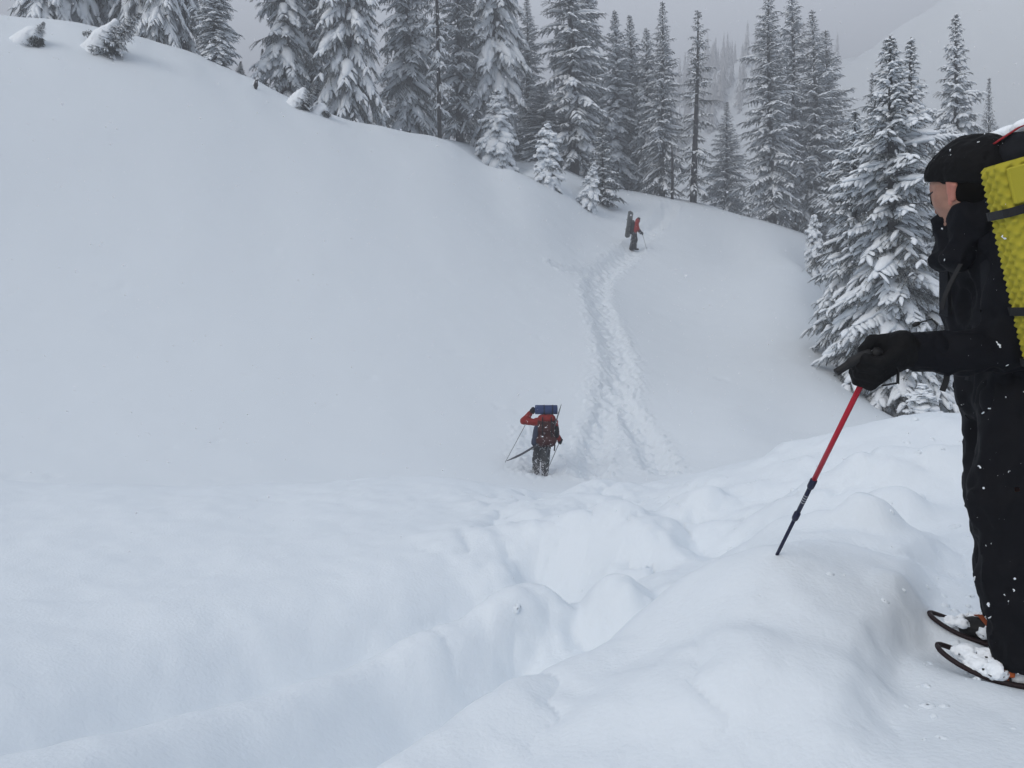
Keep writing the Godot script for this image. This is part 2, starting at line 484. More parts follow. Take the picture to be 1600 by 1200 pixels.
func build_ground():
	prepare_land()
	var radii := PackedFloat32Array([0.02])
	var r := 0.35
	while r < 13.0:
		radii.push_back(r)
		r *= 1.011 if r > 1.5 else 1.06
	while r < 24.0:
		radii.push_back(r)
		r += 0.13
	while r < 50.0:
		radii.push_back(r)
		r += 0.15
	while r < 900.0:
		radii.push_back(r)
		r *= 1.022 if r < 80.0 else 1.045
	var az := PackedFloat32Array()
	var a := -180.0
	while a < 180.0:
		az.push_back(deg_to_rad(a))
		var s := 4.0
		if a > -44.0 and a < 44.0: s = 0.21
		if a > -2.0 and a < 15.0: s = 0.11
		elif a >= -48.0 and a < -44.0 or a >= 44.0 and a < 48.0: s = 0.6
		a += s
	az.push_back(PI)
	var nr := radii.size()
	var na := az.size()
	var v := PackedVector3Array()
	v.resize(nr * na)
	for j in nr:
		for i in na:
			var x := radii[j] * sin(az[i])
			var z := -radii[j] * cos(az[i])
			v[j * na + i] = Vector3(x, height(x, z), z)
	var nn := PackedVector3Array()
	nn.resize(nr * na)
	for j in nr:
		var j0 := maxi(j - 1, 0)
		var j1 := mini(j + 1, nr - 1)
		for i in na:
			var i0 := i - 1 if i > 0 else na - 2
			var i1 := i + 1 if i < na - 1 else 1
			var n := (v[j * na + i1] - v[j * na + i0]).cross(v[j1 * na + i] - v[j0 * na + i]).normalized()
			nn[j * na + i] = n if n.y > 0.0 else -n
	var ix := PackedInt32Array()
	ix.resize((nr - 1) * (na - 1) * 6)
	var o := 0
	for j in nr - 1:
		for i in na - 1:
			var b := j * na + i
			# seen from above, clockwise
			ix[o] = b
			ix[o + 1] = b + na
			ix[o + 2] = b + na + 1
			ix[o + 3] = b
			ix[o + 4] = b + na + 1
			ix[o + 5] = b + 1
			o += 6
	var arr := []
	arr.resize(Mesh.ARRAY_MAX)
	arr[Mesh.ARRAY_VERTEX] = v
	arr[Mesh.ARRAY_NORMAL] = nn
	arr[Mesh.ARRAY_INDEX] = ix
	var m := ArrayMesh.new()
	m.add_surface_from_arrays(Mesh.PRIMITIVE_TRIANGLES, arr)
	tag(part("snow_ground", m, snow, self), "deep untracked powder snow over bowl, hillside and far mountain", "", "", "structure")


# ------------------------------------------------------------------ trees
# A pillow of snow lying along a line: flattened ellipses, round ends.
func snow_pillow(mb: MB, pts: PackedVector3Array, widths: PackedFloat32Array, thick: float, sides: int, rg: RandomNumberGenerator):
	var n := pts.size()
	var first := mb.v.size()
	for i in n:
		var t := (pts[mini(i + 1, n - 1)] - pts[maxi(i - 1, 0)]).normalized()
		var u := t.cross(Vector3.UP)
		if u.length() < 0.1: u = Vector3.RIGHT
		u = u.normalized()
		var w := u.cross(t)
		var jit := rg.randf_range(0.8, 1.2)
		for k in sides:
			var a := TAUF * k / sides
			var rr := widths[i] * jit * rg.randf_range(0.88, 1.12)
			var up := sin(a)
			mb.v.push_back(pts[i] + u * cos(a) * rr + w * up * rr * (thick if up > 0.0 else thick * 0.55) + Vector3(0, widths[i] * thick * 0.25, 0))
	for i in n - 1:
		for k in sides:
			var a := first + i * sides + k
			var b := first + i * sides + (k + 1) % sides
			mb.ix.push_back(a)
			mb.ix.push_back(b)
			mb.ix.push_back(b + sides)
			mb.ix.push_back(a)
			mb.ix.push_back(b + sides)
			mb.ix.push_back(a + sides)
	var s := mb.v.size()
	mb.v.push_back(pts[0])
	mb.v.push_back(pts[n - 1])
	for k in sides:
		var j := (k + 1) % sides
		mb.ix.append_array(PackedInt32Array([s, first + j, first + k, s + 1, first + (n - 1) * sides + k, first + (n - 1) * sides + j]))


func tuft(mb: MB, root: Vector3, d: Vector3, side: Vector3, w: float, col: Color):
	var n := mb.v.size()
	mb.v.push_back(root - side * w)
	mb.v.push_back(root + d)
	mb.v.push_back(root + side * w)
	mb.ix.push_back(n)
	mb.ix.push_back(n + 1)
	mb.ix.push_back(n + 2)
	mb.c.push_back(col)
	mb.c.push_back(col)
	mb.c.push_back(col)


# One kind of conifer: {trunk, crown, snow} meshes, of height p.h and spread p.r
func grow(p: Dictionary) -> Dictionary:
	var rg := RandomNumberGenerator.new()
	rg.seed = p.seed
	var H: float = p.h
	var R: float = p.r
	var cb: float = p.get("base", 0.04)
	var load_: float = p.get("load", 0.7)       # share of twigs that carry snow
	var sw: float = 1.15 * p.get("sw", 1.0)            # width of the snow
	var tl_: float = p.get("tuft", 0.075)
	var gap: float = p.get("gap", 0.0)
	var shape: float = p.get("shape", 0.8)
	var droop: float = p.get("droop", 0.5)
	var crown := MB.new()
	var white := MB.new()
	var wood := MB.new()
	# trunk, slightly crooked
	var tp := []
	var tr := []
	var bend := Vector3(rg.randf_range(-1, 1), 0, rg.randf_range(-1, 1)) * 0.012 * H
	var r0: float = p.get("trunk", 0.016) * H
	for i in 13:
		var t := i / 12.0
		tp.append(Vector3(0, H * t - 0.6 * (1.0 - t), 0) + bend * sin(t * 3.0) * t)
		tr.append(r0 * pow(1.0 - t * 0.97, 0.85) + 0.008)
	wood.tube(tp, tr, 7, true)
	var N := int(p.n * 1.15)
	var az := rg.randf() * TAUF
	for i in N:
		var t := pow((i + rg.randf() * 0.8) / N, 0.93)
		if t > 0.995: continue
		if rg.randf() < gap * (0.4 + 0.6 * (1.0 - t)): continue
		var y := H * (cb + (1.0 - cb) * t)
		az += 2.399 + rg.randf_range(-0.35, 0.35)
		var L := R * (pow(1.0 - t, shape) * rg.randf_range(0.72, 1.18) + 0.035)
		L *= 0.4 + 0.6 * minf(1.0, (1.0 - t) / 0.24)
		if t < 0.10: L *= 0.72 + 2.8 * t
		if rg.randf() < p.get("odd", 0.0): L *= rg.randf_range(0.4, 1.28)
		var tilt := lerpf(-droop, 0.75, pow(t, 1.6)) + rg.randf_range(-0.18, 0.18)
		var dir := Vector3(cos(az), 0, sin(az))
		var lat := Vector3(-sin(az), 0, cos(az))
		var b0: Vector3 = tp[int(t * 12.0)].lerp(tp[mini(int(t * 12.0) + 1, 12)], t * 12.0 - int(t * 12.0))
		b0.y = y
		var sag := rg.randf_range(0.15, 0.45) * (1.0 - 0.75 * t)
		var lift := rg.randf_range(0.0, 0.12)
		var curve := rg.randf_range(-0.25, 0.25)
		var bp := PackedVector3Array()
		var nb := 7
		for k in nb:
			var s := k / (nb - 1.0)
			bp.push_back(b0 + dir * (L * s * cos(tilt)) + lat * (curve * L * s * s) + Vector3(0, L * (sin(tilt) * s - sag * s * s + lift * s * s * s), 0))
		var heavy := rg.randf()          # a bough may have shed its snow
		var carry := (load_ + 0.12) * (1.25 if heavy > 0.35 else (0.75 if heavy > 0.15 else 0.15))
		# wood of the bough
		if L > 0.5:
			wood.tube([bp[0], bp[2], bp[4], bp[6]], [0.012 + 0.012 * L, 0.010 + 0.008 * L, 0.012, 0.006], 4, false)
		# twigs on both sides
		var pairs := clampi(int(L / p.get("step", 0.15)), 2, 12)
		for k in range(0, pairs * 2 + 1):
			var s := 0.12 + 0.88 * (k / (pairs * 2.0)) 
			var sd := -1.0 if k % 2 == 0 else 1.0
			var fi := s * (nb - 1)
			var root := bp[int(fi)].lerp(bp[mini(int(fi) + 1, nb - 1)], fi - int(fi))
			var tlen := (L * 0.40 * (1.0 - 0.62 * s) + 0.10) * rg.randf_range(0.75, 1.2)
			var ang := rg.randf_range(0.6, 1.1) * sd
			if k == pairs * 2: ang = 0.0
			var td := (dir * cos(ang) + lat * sin(ang) + Vector3(0, tilt * 0.4 - rg.randf_range(0.15, 0.55) * (1.0 + droop) * (1.0 - 0.6 * t), 0)).normalized()
			var hang := tlen * rg.randf_range(0.15, 0.5)
			var nt := maxi(3, int(tlen / (tl_ * 0.55)))
			var sidev := td.cross(Vector3.UP).normalized()
			for m in nt:
				var u := (m + 0.5) / nt
				var q := root + td * (tlen * u) - Vector3(0, hang * u * u, 0)
				var g := rg.randf_range(0.75, 1.3)
				var col := Color(0.030 * g, 0.038 * g, 0.031 * g)
				var ice := rg.randf()
				if ice < p.get("rime", 0.25) + 0.28: col = Color(0.26, 0.275, 0.285) * rg.randf_range(0.6, 1.3)
				var ln := tl_ * rg.randf_range(0.8, 1.6)
				tuft(crown, q, (td * 0.55 + sidev * 0.8 + Vector3(0, rg.randf_range(-0.5, 0.15), 0)) * ln, td, tl_ * 0.20, col)
				tuft(crown, q, (td * 0.55 - sidev * 0.8 + Vector3(0, rg.randf_range(-0.5, 0.15), 0)) * ln, td, tl_ * 0.20, col)
				tuft(crown, q, (td * 0.5 + Vector3(0, -0.9, 0) + sidev * rg.randf_range(-0.3, 0.3)) * ln, sidev, tl_ * 0.22, col)
			# snow on the twig: a white finger
			if rg.randf() < carry:
				var a0 := rg.randf_range(0.0, 0.15)
				var a1 := rg.randf_range(0.65, 1.0)
				var wd := sw * clampf(0.030 + 0.075 * tlen, 0.03, 0.10) * rg.randf_range(0.7, 1.25)
				var sp := PackedVector3Array()
				var wr := PackedFloat32Array()
				for m in 5:
					var e := m / 4.0
					var u := lerpf(a0, a1, e)
					sp.push_back(root + td * (tlen * u) - Vector3(0, hang * u * u - 0.012 - wd * 0.2, 0))
					wr.push_back(wd * [0.55, 1.0, 1.05, 0.8, 0.32][m])
				snow_pillow(white, sp, wr, 0.75, 5, rg)
		# the long pillow on the bough itself
		if rg.randf() < carry * 1.1 and L > 0.25:
			var a0 := rg.randf_range(0.05, 0.3)
			var a1 := rg.randf_range(0.75, 1.0)
			var wd := sw * clampf(0.045 + 0.065 * L, 0.05, 0.17) * rg.randf_range(0.75, 1.25)
			var sp := PackedVector3Array()
			var wr := PackedFloat32Array()
			for m in 8:
				var e := m / 7.0
				var fi := lerpf(a0, a1, e) * (nb - 1)
				sp.push_back(bp[int(fi)].lerp(bp[mini(int(fi) + 1, nb - 1)], fi - int(fi)) + Vector3(0, 0.02 + wd * 0.3, 0))
				wr.push_back(wd * pow(sin(PI * (0.10 + 0.84 * e)), 0.6))
			snow_pillow(white, sp, wr, 0.75, 7, rg)
	# tip
	for i in 14:
		var a := rg.randf() * TAUF
		tuft(crown, tp[12] - Vector3(0, rg.randf() * 0.5, 0), Vector3(cos(a) * 0.08, 0.08, sin(a) * 0.08), Vector3(-sin(a), 0, cos(a)), 0.012, Color(0.03, 0.037, 0.03))
	# snow caked to the windward side of the trunk
	if p.get("plaster", 0.0) > 0.0:
		for i in int(H * 2.0 * p.plaster):
			var y := H * rg.randf_range(0.05, 0.7)
			var a := rg.randf_range(1.0, 3.6)
			var rr := r0 * (1.0 - 0.9 * y / H)
			var c := Vector3(cos(a) * rr, y, sin(a) * rr)
			snow_pillow(white, PackedVector3Array([c, c + Vector3(0, 0.12, 0.01), c + Vector3(0, 0.3, 0.02)]), PackedFloat32Array([0.02, 0.06, 0.03]), 0.8, 5, rg)
	return {"trunk": wood.done(), "crown": crown.done(false), "snow": white.done(), "h": H, "r": R}


func plant(kind: Dictionary, x: float, z: float, h: float, r: float, lean: float, yaw: float, called: String, label: String, category: String, group: String, sink := 0.15) -> Node3D:
	var o := thing(called, at(x, z, sink), label, category, group)
	part("trunk", kind.trunk, bark, o)
	tag(part("crown", kind.crown, needle, o), "", "", "", "stuff")
	tag(part("snow_load", kind.snow, tree_snow, o), "", "", "", "stuff")
	var s := h / float(kind.h)
	var w := r / float(kind.r)
	o.transform = Transform3D(Basis(Vector3(0, 0, 1), -deg_to_rad(lean)) * Basis(Vector3.UP, yaw) * Basis.from_scale(Vector3(w, s, w)), o.position)
	return o


var kinds := {}


func build_trees():
	kinds = {
		"A": grow({"seed": 11, "h": 14.0, "r": 2.1, "n": 175, "load": 0.62, "sw": 1.15, "step": 0.14, "droop": 0.75, "shape": 0.62, "odd": 0.18, "gap": 0.06}),
		"A2": grow({"seed": 12, "h": 13.0, "r": 1.7, "n": 165, "load": 0.62, "sw": 1.1, "droop": 0.8, "shape": 0.5, "odd": 0.25, "gap": 0.1, "rime": 0.3}),
		"A3": grow({"seed": 13, "h": 15.0, "r": 1.9, "n": 170, "load": 0.7, "sw": 1.45, "step": 0.18, "droop": 0.95, "shape": 0.5, "odd": 0.3, "gap": 0.12}),
		"D3": grow({"seed": 23, "h": 16.0, "r": 1.7, "n": 165, "load": 0.7, "sw": 1.3, "droop": 0.75, "shape": 0.6, "odd": 0.35, "gap": 0.14, "step": 0.17}),
		"C3": grow({"seed": 33, "h": 17.0, "r": 1.8, "n": 165, "load": 0.5, "sw": 1.05, "droop": 0.5, "shape": 0.45, "odd": 0.4, "gap": 0.16, "rime": 0.4, "trunk": 0.014, "plaster": 1.0}),
		"D": grow({"seed": 21, "h": 16.0, "r": 1.6, "n": 190, "load": 0.75, "sw": 1.15, "droop": 0.85, "shape": 0.55, "odd": 0.22, "gap": 0.08}),
		"D2": grow({"seed": 22, "h": 16.0, "r": 1.6, "n": 180, "load": 0.8, "sw": 1.2, "droop": 0.9, "shape": 0.5, "odd": 0.25, "gap": 0.1}),
		"C": grow({"seed": 31, "h": 17.0, "r": 1.9, "n": 170, "load": 0.42, "sw": 0.95, "droop": 0.25, "shape": 0.5, "odd": 0.3, "gap": 0.12, "rime": 0.35, "trunk": 0.014, "plaster": 0.6}),
		"C2": grow({"seed": 32, "h": 17.0, "r": 1.7, "n": 180, "load": 0.45, "sw": 0.95, "droop": 0.35, "shape": 0.55, "odd": 0.25, "gap": 0.08, "rime": 0.35, "trunk": 0.013, "plaster": 0.6}),
		"E": grow({"seed": 41, "h": 18.0, "r": 1.0, "n": 120, "load": 0.4, "sw": 0.95, "droop": 0.3, "shape": 0.25, "odd": 0.5, "gap": 0.35, "base": 0.08, "trunk": 0.0085, "rime": 0.3, "plaster": 2.5}),
		"E2": grow({"seed": 42, "h": 13.5, "r": 1.15, "n": 110, "load": 0.25, "sw": 0.9, "droop": 0.35, "shape": 0.35, "odd": 0.4, "gap": 0.35, "base": 0.06, "trunk": 0.015, "rime": 0.25}),
		"B": grow({"seed": 51, "h": 6.0, "r": 0.8, "n": 90, "load": 0.4, "sw": 0.8, "droop": 0.1, "shape": 0.9, "step": 0.11}),
		"B2": grow({"seed": 52, "h": 12.0, "r": 2.2, "n": 150, "load": 0.4, "sw": 0.85, "droop": 0.15, "shape": 0.85, "odd": 0.15, "rime": 0.4}),
		"B3": grow({"seed": 53, "h": 5.0, "r": 0.9, "n": 95, "load": 0.5, "sw": 0.8, "droop": 0.1, "shape": 0.75, "step": 0.11, "odd": 0.2, "rime": 0.15}),
		"F": grow({"seed": 61, "h": 3.4, "r": 0.75, "n": 60, "load": 0.8, "sw": 2.2, "droop": 1.0, "shape": 0.4, "odd": 0.35, "step": 0.10, "tuft": 0.06, "rime": 0.1}),
		"F2": grow({"seed": 62, "h": 5.0, "r": 1.25, "n": 90, "load": 0.95, "sw": 2.1, "droop": 1.0, "shape": 0.6, "step": 0.13, "odd": 0.3, "tuft": 0.06, "rime": 0.1}),
	}
	var rows := [
		[-22.64, -41.36, 16.3, 1.36, 1.8, "D", "cropped snowy conifer leftmost along the upper left ridge"],
		[-22.40, -43.39, 20.3, 1.69, 2.3, "A3", "second snowy conifer from the left on the upper ridge, behind the buried mound"],
		[-21.66, -45.40, 20.1, 1.50, 1.8, "D2", "snowy conifer on the ridge just left of the leaning buried sapling"],
		[-19.08, -43.33, 21.5, 1.50, 1.9, "A2", "dark gapped conifer on the ridge directly behind the leaning buried sapling"],
		[-17.54, -42.30, 18.7, 1.33, 1.7, "D", "conifer with a big white snow skirt right of the leaning sapling"],
		[-17.07, -44.32, 21.3, 1.47, 1.6, "C", "grey feathery conifer left of the narrow ridge end tree"],
		[-14.09, -40.69, 5.0, 0.89, -1.4, "D2", "narrow snow clumped conifer standing at the right end of the upper ridge group"],
		[-14.21, -48.23, 3.0, 0.36, 1.5, "B", "tiny thin spruce at the left foot of the two big snowy firs"],
		[-12.72, -47.68, 17.0, 1.66, 0.8, "D3", "big snow laden fir, left one of the pair left of the sky gap"],
		[-12.33, -52.20, 17.8, 1.50, 0.7, "C2", "darker fir half hidden between the two big snow laden firs"],
		[-9.19, -47.59, 19.6, 1.80, 0.1, "A", "broadest fir with hanging snow fans, right one of the pair left of the sky gap"],
		[-12.88, -79.37, 8.7, 0.97, 0.8, "B", "hazy little conifer low in the sky gap beside the broadest fir"],
		[-10.17, -69.36, 9.8, 0.79, 0.4, "B", "thin spire peeking out left of the first fir right of the sky gap"],
		[-6.49, -54.18, 15.1, 1.77, -0.6, "A2", "grey green fir with round crown, first one right of the sky gap"],
		[-4.47, -52.13, 20.0, 0.79, -0.8, "E", "tall dark bare trunked conifer right of the grey green round fir"],
		[-3.62, -58.24, 18.1, 1.77, -0.5, "C", "feathery grey fir just right of the dark bare trunk"],
		[-2.38, -65.36, 18.0, 1.79, -0.4, "C2", "fir filling the gap behind the snow caked young conifer"],
		[-0.97, -58.17, 23.8, 2.03, -0.9, "A3", "tall fir with a wide drooping white bough, above the snow caked young conifer"],
		[1.27, -69.35, 13.0, 1.58, -0.5, "C2", "fir with its pointed tip just under the top edge, between two taller firs"],
		[2.03, -58.13, 5.2, 1.77, -0.2, "A2", "mid height fir with white bent tip left of the tallest dark fir"],
		[4.29, -58.06, 18.5, 2.21, -1.8, "C3", "tallest dark dense fir above the two little snow covered saplings"],
		[6.40, -67.14, 17.1, 1.74, -1.7, "D", "fir pressed against the right side of the tallest dark fir"],
		[7.99, -65.07, 13.6, 1.79, -1.0, "D3", "pointed grey fir, left one of the twin tips beside the sky"],
		[9.62, -67.06, 14.1, 1.53, -1.7, "D", "pointed grey fir, right one of the twin tips beside the sky"],
		[10.93, -60.96, 13.8, 1.40, -0.9, "C2", "dark columnar fir above the far hiker, left of the grey snag"],
		[10.32, -65.03, 12.7, 1.29, -0.4, "A2", "fir with dark bare lower trunk behind the columnar fir above the far hiker"],
		[13.16, -60.92, 13.6, 1.16, 0.3, "E2", "lone slim ragged conifer with bare trunk in the open gap above the trail"],
		[19.27, -74.91, 11.5, 2.29, -1.3, "B2", "short pale hazy conifer right of the lone slim ragged one"],
		[19.56, -62.82, 17.4, 1.92, -2.3, "C2", "tall dark fir at the left side of the dense stand above the right snowfield"],
		[22.67, -66.80, 19.6, 1.84, -2.7, "C3", "tall fir second from the left in the dense stand above the right snowfield"],
		[24.19, -65.73, 17.8, 1.91, -3.8, "C2", "fir with thin sharp tip in the middle of the dense stand above the right snowfield"],
		[26.38, -67.69, 17.5, 2.18, -4.9, "C3", "blunt topped fir with visible trunk at the right side of the dense stand"],
		[17.38, -47.84, 3.7, 0.55, -1.3, "F", "small snow plastered sapling at the upper edge of the right snowfield"],
		[12.12, -29.41, 9.5, 1.19, -1.2, "A2", "snowy fir with dark drooping lower boughs left of the largest fir"],
		[12.60, -26.79, 12.4, 1.76, -3.3, "A", "largest fir with thick white snow tongues between trekking pole and the dense stand"],
		[17.15, -34.73, 15.9, 1.63, -3.1, "D3", "snowy fir with open dark tip right behind the largest fir"],
		[20.95, -48.06, 15.0, 1.04, -2.3, "B2", "hazy spruce tip showing left of the largest fir's top"],
		[24.60, -45.97, 18.4, 1.57, -2.3, "D2", "pointed fir rising straight above the dark hat"],
		[33.63, -58.35, 14.7, 1.35, -3.2, "B2", "smaller hazy fir above the collar, between hat and backpack"],
		[16.34, -30.69, 9.5, 1.30, -2.6, "A3", "snow loaded fir in front of the dark jacket's chest"],
		[12.17, -24.09, 1.5, 0.51, -6.7, "F", "low snow heaped sapling under the gloved forearm"],
		[-0.77, -53.46, 5.3, 1.34, -2.5, "F2", "snow caked young conifer with dark trunk beside it on the ridge bench"],
		[2.05, -47.09, 3.4, 0.75, -1.4, "F", "little sapling wrapped in round white snow balls, left of the two on the crest"],
		[4.34, -48.20, 2.7, 0.63, 7.4, "F2", "little sapling leaning right with one smooth white flank, right of the two on the crest"],
		[5.60, -51.26, 5.1, 0.94, -1.4, "B3", "small dark bristly fir standing behind the leaning white flanked sapling"],
		[-12.91, -40.33, 0.7, 0.21, 4.2, "B", "tiny dark sapling poking out of the ridge left of the stump"]
	]
	for w in rows:
		var k: String = w[5]
		var sap: bool = k.begins_with("F") or w[2] < 3.0
		plant(kinds[k], w[0], w[1], w[2] * (1.02 if sap else 1.0), w[3] * (1.1 if k == "E" else (1.42 if k[0] == "A" and w[2] > 8.0 else 1.27)), w[4], rng.randf() * TAUF, "sapling" if sap else "fir_tree", w[6], "sapling" if sap else "tree", "snow covered saplings" if sap else "snow laden firs of the upper wood")


func build_far_forest():
	# thousands of trees on the far mountain, fading in the falling snow
	var rg := RandomNumberGenerator.new()
	rg.seed = 99
	var mb := MB.new()
	for k in 6:
		var y0 := 1.0 + k * 1.9
		var rr := 2.1 * (1.0 - k / 6.5)
		for s in 9:
			var a := TAUF * (s + rg.randf() * 0.6) / 9.0
			var b := a + 0.45
			var l := rr * rg.randf_range(0.7, 1.2)
			mb.tri(Vector3(0, y0 + 2.6, 0), Vector3(cos(a) * l, y0 - 0.4, sin(a) * l), Vector3(cos(b) * l * 0.8, y0 + 0.2, sin(b) * l * 0.8))
	mb.tube([Vector3(0, -1, 0), Vector3(0, 12, 0)], [0.25, 0.05], 5)
	var m := MultiMesh.new()
	m.transform_format = MultiMesh.TRANSFORM_3D
	m.mesh = mb.done(false)
	var spots := []
	var cover := FastNoiseLite.new()
	cover.seed = 17
	cover.frequency = 0.014
	while spots.size() < 2200:
		var x := rg.randf_range(-200.0, 270.0)
		var z := -rg.randf_range(185.0, 275.0)
		if absf(x) > 0.95 * -z: continue
		var c := cover.get_noise_2d(x, z * 0.35)
		if c < -0.02 + rg.randf_range(-0.12, 0.12): continue
		if Vector2(x - 102.0, z + 140.0).length() < 60.0: continue
		spots.append(Vector3(x, mountain(x, z) - 0.5, z))
	m.instance_count = spots.size()
	for i in spots.size():
		var s := rg.randf_range(0.5, 0.95)
		m.set_instance_transform(i, Transform3D(Basis(Vector3.UP, rg.randf() * TAUF) * Basis.from_scale(Vector3(s * 0.9, s * rg.randf_range(0.85, 1.1), s * 0.9)), spots[i]))
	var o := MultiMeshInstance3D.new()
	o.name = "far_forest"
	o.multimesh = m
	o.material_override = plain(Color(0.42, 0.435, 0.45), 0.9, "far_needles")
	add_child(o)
	tag(o, "conifer forest on the far mountainside fading into falling snow", "forest", "", "stuff")


# ------------------------------------------------------------------ bodies and clothes
# Each bone is a tapered capsule [a, b, radius at a, radius at b (, blend)]; they are joined with a smooth minimum and meshed with surface nets.
# Cuts are planes [point, normal]: what lies on the normal's side is taken away.
func flesh(prims: Array, cell: float, k: float, wrinkle := 0.0, wfreq := 8.0, cuts := []) -> ArrayMesh:
	var lo := Vector3(1e9, 1e9, 1e9)
	var hi := -lo
	for p in prims:
		var rr: float = maxf(p[2], p[3]) + cell * 3.0 + wrinkle * 1.5
		lo = lo.min(p[0].min(p[1]) - Vector3(rr, rr, rr))
		hi = hi.max(p[0].max(p[1]) + Vector3(rr, rr, rr))
	var nx := int((hi.x - lo.x) / cell) + 2
	var ny := int((hi.y - lo.y) / cell) + 2
	var nz := int((hi.z - lo.z) / cell) + 2
	var f := PackedFloat32Array()
	f.resize(nx * ny * nz)
	f.fill(1.0)
	for p in prims:
		var a: Vector3 = p[0]
		var b: Vector3 = p[1]
		var ra: float = p[2]
		var rb: float = p[3]
		var kk: float = p[4] if p.size() > 4 else k
		var ab := b - a
		var il := 1.0 / maxf(ab.length_squared(), 1e-9)
		var rr := maxf(ra, rb) + maxf(kk, cell * 2.5) + wrinkle
		var l := ((a.min(b) - Vector3(rr, rr, rr) - lo) / cell).floor()
		var h := ((a.max(b) + Vector3(rr, rr, rr) - lo) / cell).ceil()
		var x0 := maxi(0, int(l.x))
		var x1 := mini(nx - 1, int(h.x))
		for iz in range(maxi(0, int(l.z)), mini(nz - 1, int(h.z)) + 1):
			for iy in range(maxi(0, int(l.y)), mini(ny - 1, int(h.y)) + 1):
				var o := (iz * ny + iy) * nx
				for ix in range(x0, x1 + 1):
					var q := lo + Vector3(ix, iy, iz) * cell
					var t := clampf((q - a).dot(ab) * il, 0.0, 1.0)
					var d := q.distance_to(a + ab * t) - (ra + (rb - ra) * t)
					var g := f[o + ix]
					var e := maxf(kk - absf(d - g), 0.0)
					f[o + ix] = minf(d, g) - e * e * 0.25 / kk
	if wrinkle > 0.0:
		var n := FastNoiseLite.new()
		n.seed = prims.size()
		n.frequency = 1.0
		n.fractal_octaves = 2
		for iz in nz:
			for iy in ny:
				var o := (iz * ny + iy) * nx
				for ix in nx:
					if absf(f[o + ix]) < cell * 3.0 + wrinkle:
						var q := lo + Vector3(ix, iy, iz) * cell
						var w := n.get_noise_3d(q.x * wfreq, q.y * wfreq * 0.7, q.z * wfreq)
						f[o + ix] += wrinkle * (absf(w) * 2.2 - 0.5)
	for c in cuts:
		for iz in nz:
			for iy in ny:
				var o := (iz * ny + iy) * nx
				for ix in nx:
					f[o + ix] = maxf(f[o + ix], (lo + Vector3(ix, iy, iz) * cell - c[0]).dot(c[1]))
	var id := PackedInt32Array()
	id.resize(nx * ny * nz)
	id.fill(-1)
	var mb := MB.new()
	var sy := nx
	var sz := nx * ny
	for iz in nz - 1:
		for iy in ny - 1:
			var o := iz * sz + iy * sy
			for ix in nx - 1:
				var m := o + ix
				if absf(f[m]) > cell * 2.0: continue
				var g := [f[m], f[m + 1], f[m + sy], f[m + sy + 1], f[m + sz], f[m + sz + 1], f[m + sz + sy], f[m + sz + sy + 1]]
				var inside := 0
				for v in g:
					if v < 0.0: inside += 1
				if inside == 0 or inside == 8: continue
				var s := Vector3.ZERO
				var cnt := 0
				for e in EDGES:
					var ga: float = g[e[0]]
					var gb: float = g[e[1]]
					if (ga < 0.0) != (gb < 0.0):
						s += CORNERS[e[0]].lerp(CORNERS[e[1]], ga / (ga - gb))
						cnt += 1
				id[m] = mb.v.size()
				mb.v.push_back(lo + (Vector3(ix, iy, iz) + s / cnt) * cell)
	for iz in range(1, nz - 1):
		for iy in range(1, ny - 1):
			for ix in range(1, nx - 1):
				var m := iz * sz + iy * sy + ix
				if id[m] < 0: continue
				var a := f[m] < 0.0
				if a != (f[m + 1] < 0.0): quad_of(mb, id[m], id[m - sy], id[m - sy - sz], id[m - sz], a)
				if a != (f[m + sy] < 0.0): quad_of(mb, id[m], id[m - sz], id[m - sz - 1], id[m - 1], a)
				if a != (f[m + sz] < 0.0): quad_of(mb, id[m], id[m - 1], id[m - 1 - sy], id[m - sy], a)
	return mb.done()


const CORNERS := [Vector3(0, 0, 0), Vector3(1, 0, 0), Vector3(0, 1, 0), Vector3(1, 1, 0), Vector3(0, 0, 1), Vector3(1, 0, 1), Vector3(0, 1, 1), Vector3(1, 1, 1)]
const EDGES := [[0, 1], [2, 3], [4, 5], [6, 7], [0, 2], [1, 3], [4, 6], [5, 7], [0, 4], [1, 5], [2, 6], [3, 7]]


func quad_of(mb: MB, a: int, b: int, c: int, d: int, turn: bool):
	if a < 0 or b < 0 or c < 0 or d < 0: return
	if turn: mb.ix.append_array(PackedInt32Array([a, c, b, a, d, c]))
	else: mb.ix.append_array(PackedInt32Array([a, b, c, a, c, d]))


func joined(meshes: Array) -> ArrayMesh:
	var st := SurfaceTool.new()
	for m in meshes: st.append_from(m, 0, Transform3D())
	return st.commit()


func fabric(c: Color, called: String, fine := 90.0) -> StandardMaterial3D:
	var m := plain(c, 0.68, called)
	m.metallic_specular = 0.2
	m.uv1_triplanar = true
	m.uv1_scale = Vector3(fine, fine, fine) / 18.0
	m.heightmap_enabled = true
	m.heightmap_texture = weave
	m.heightmap_scale = 0.06
	return m


var weave: NoiseTexture2D


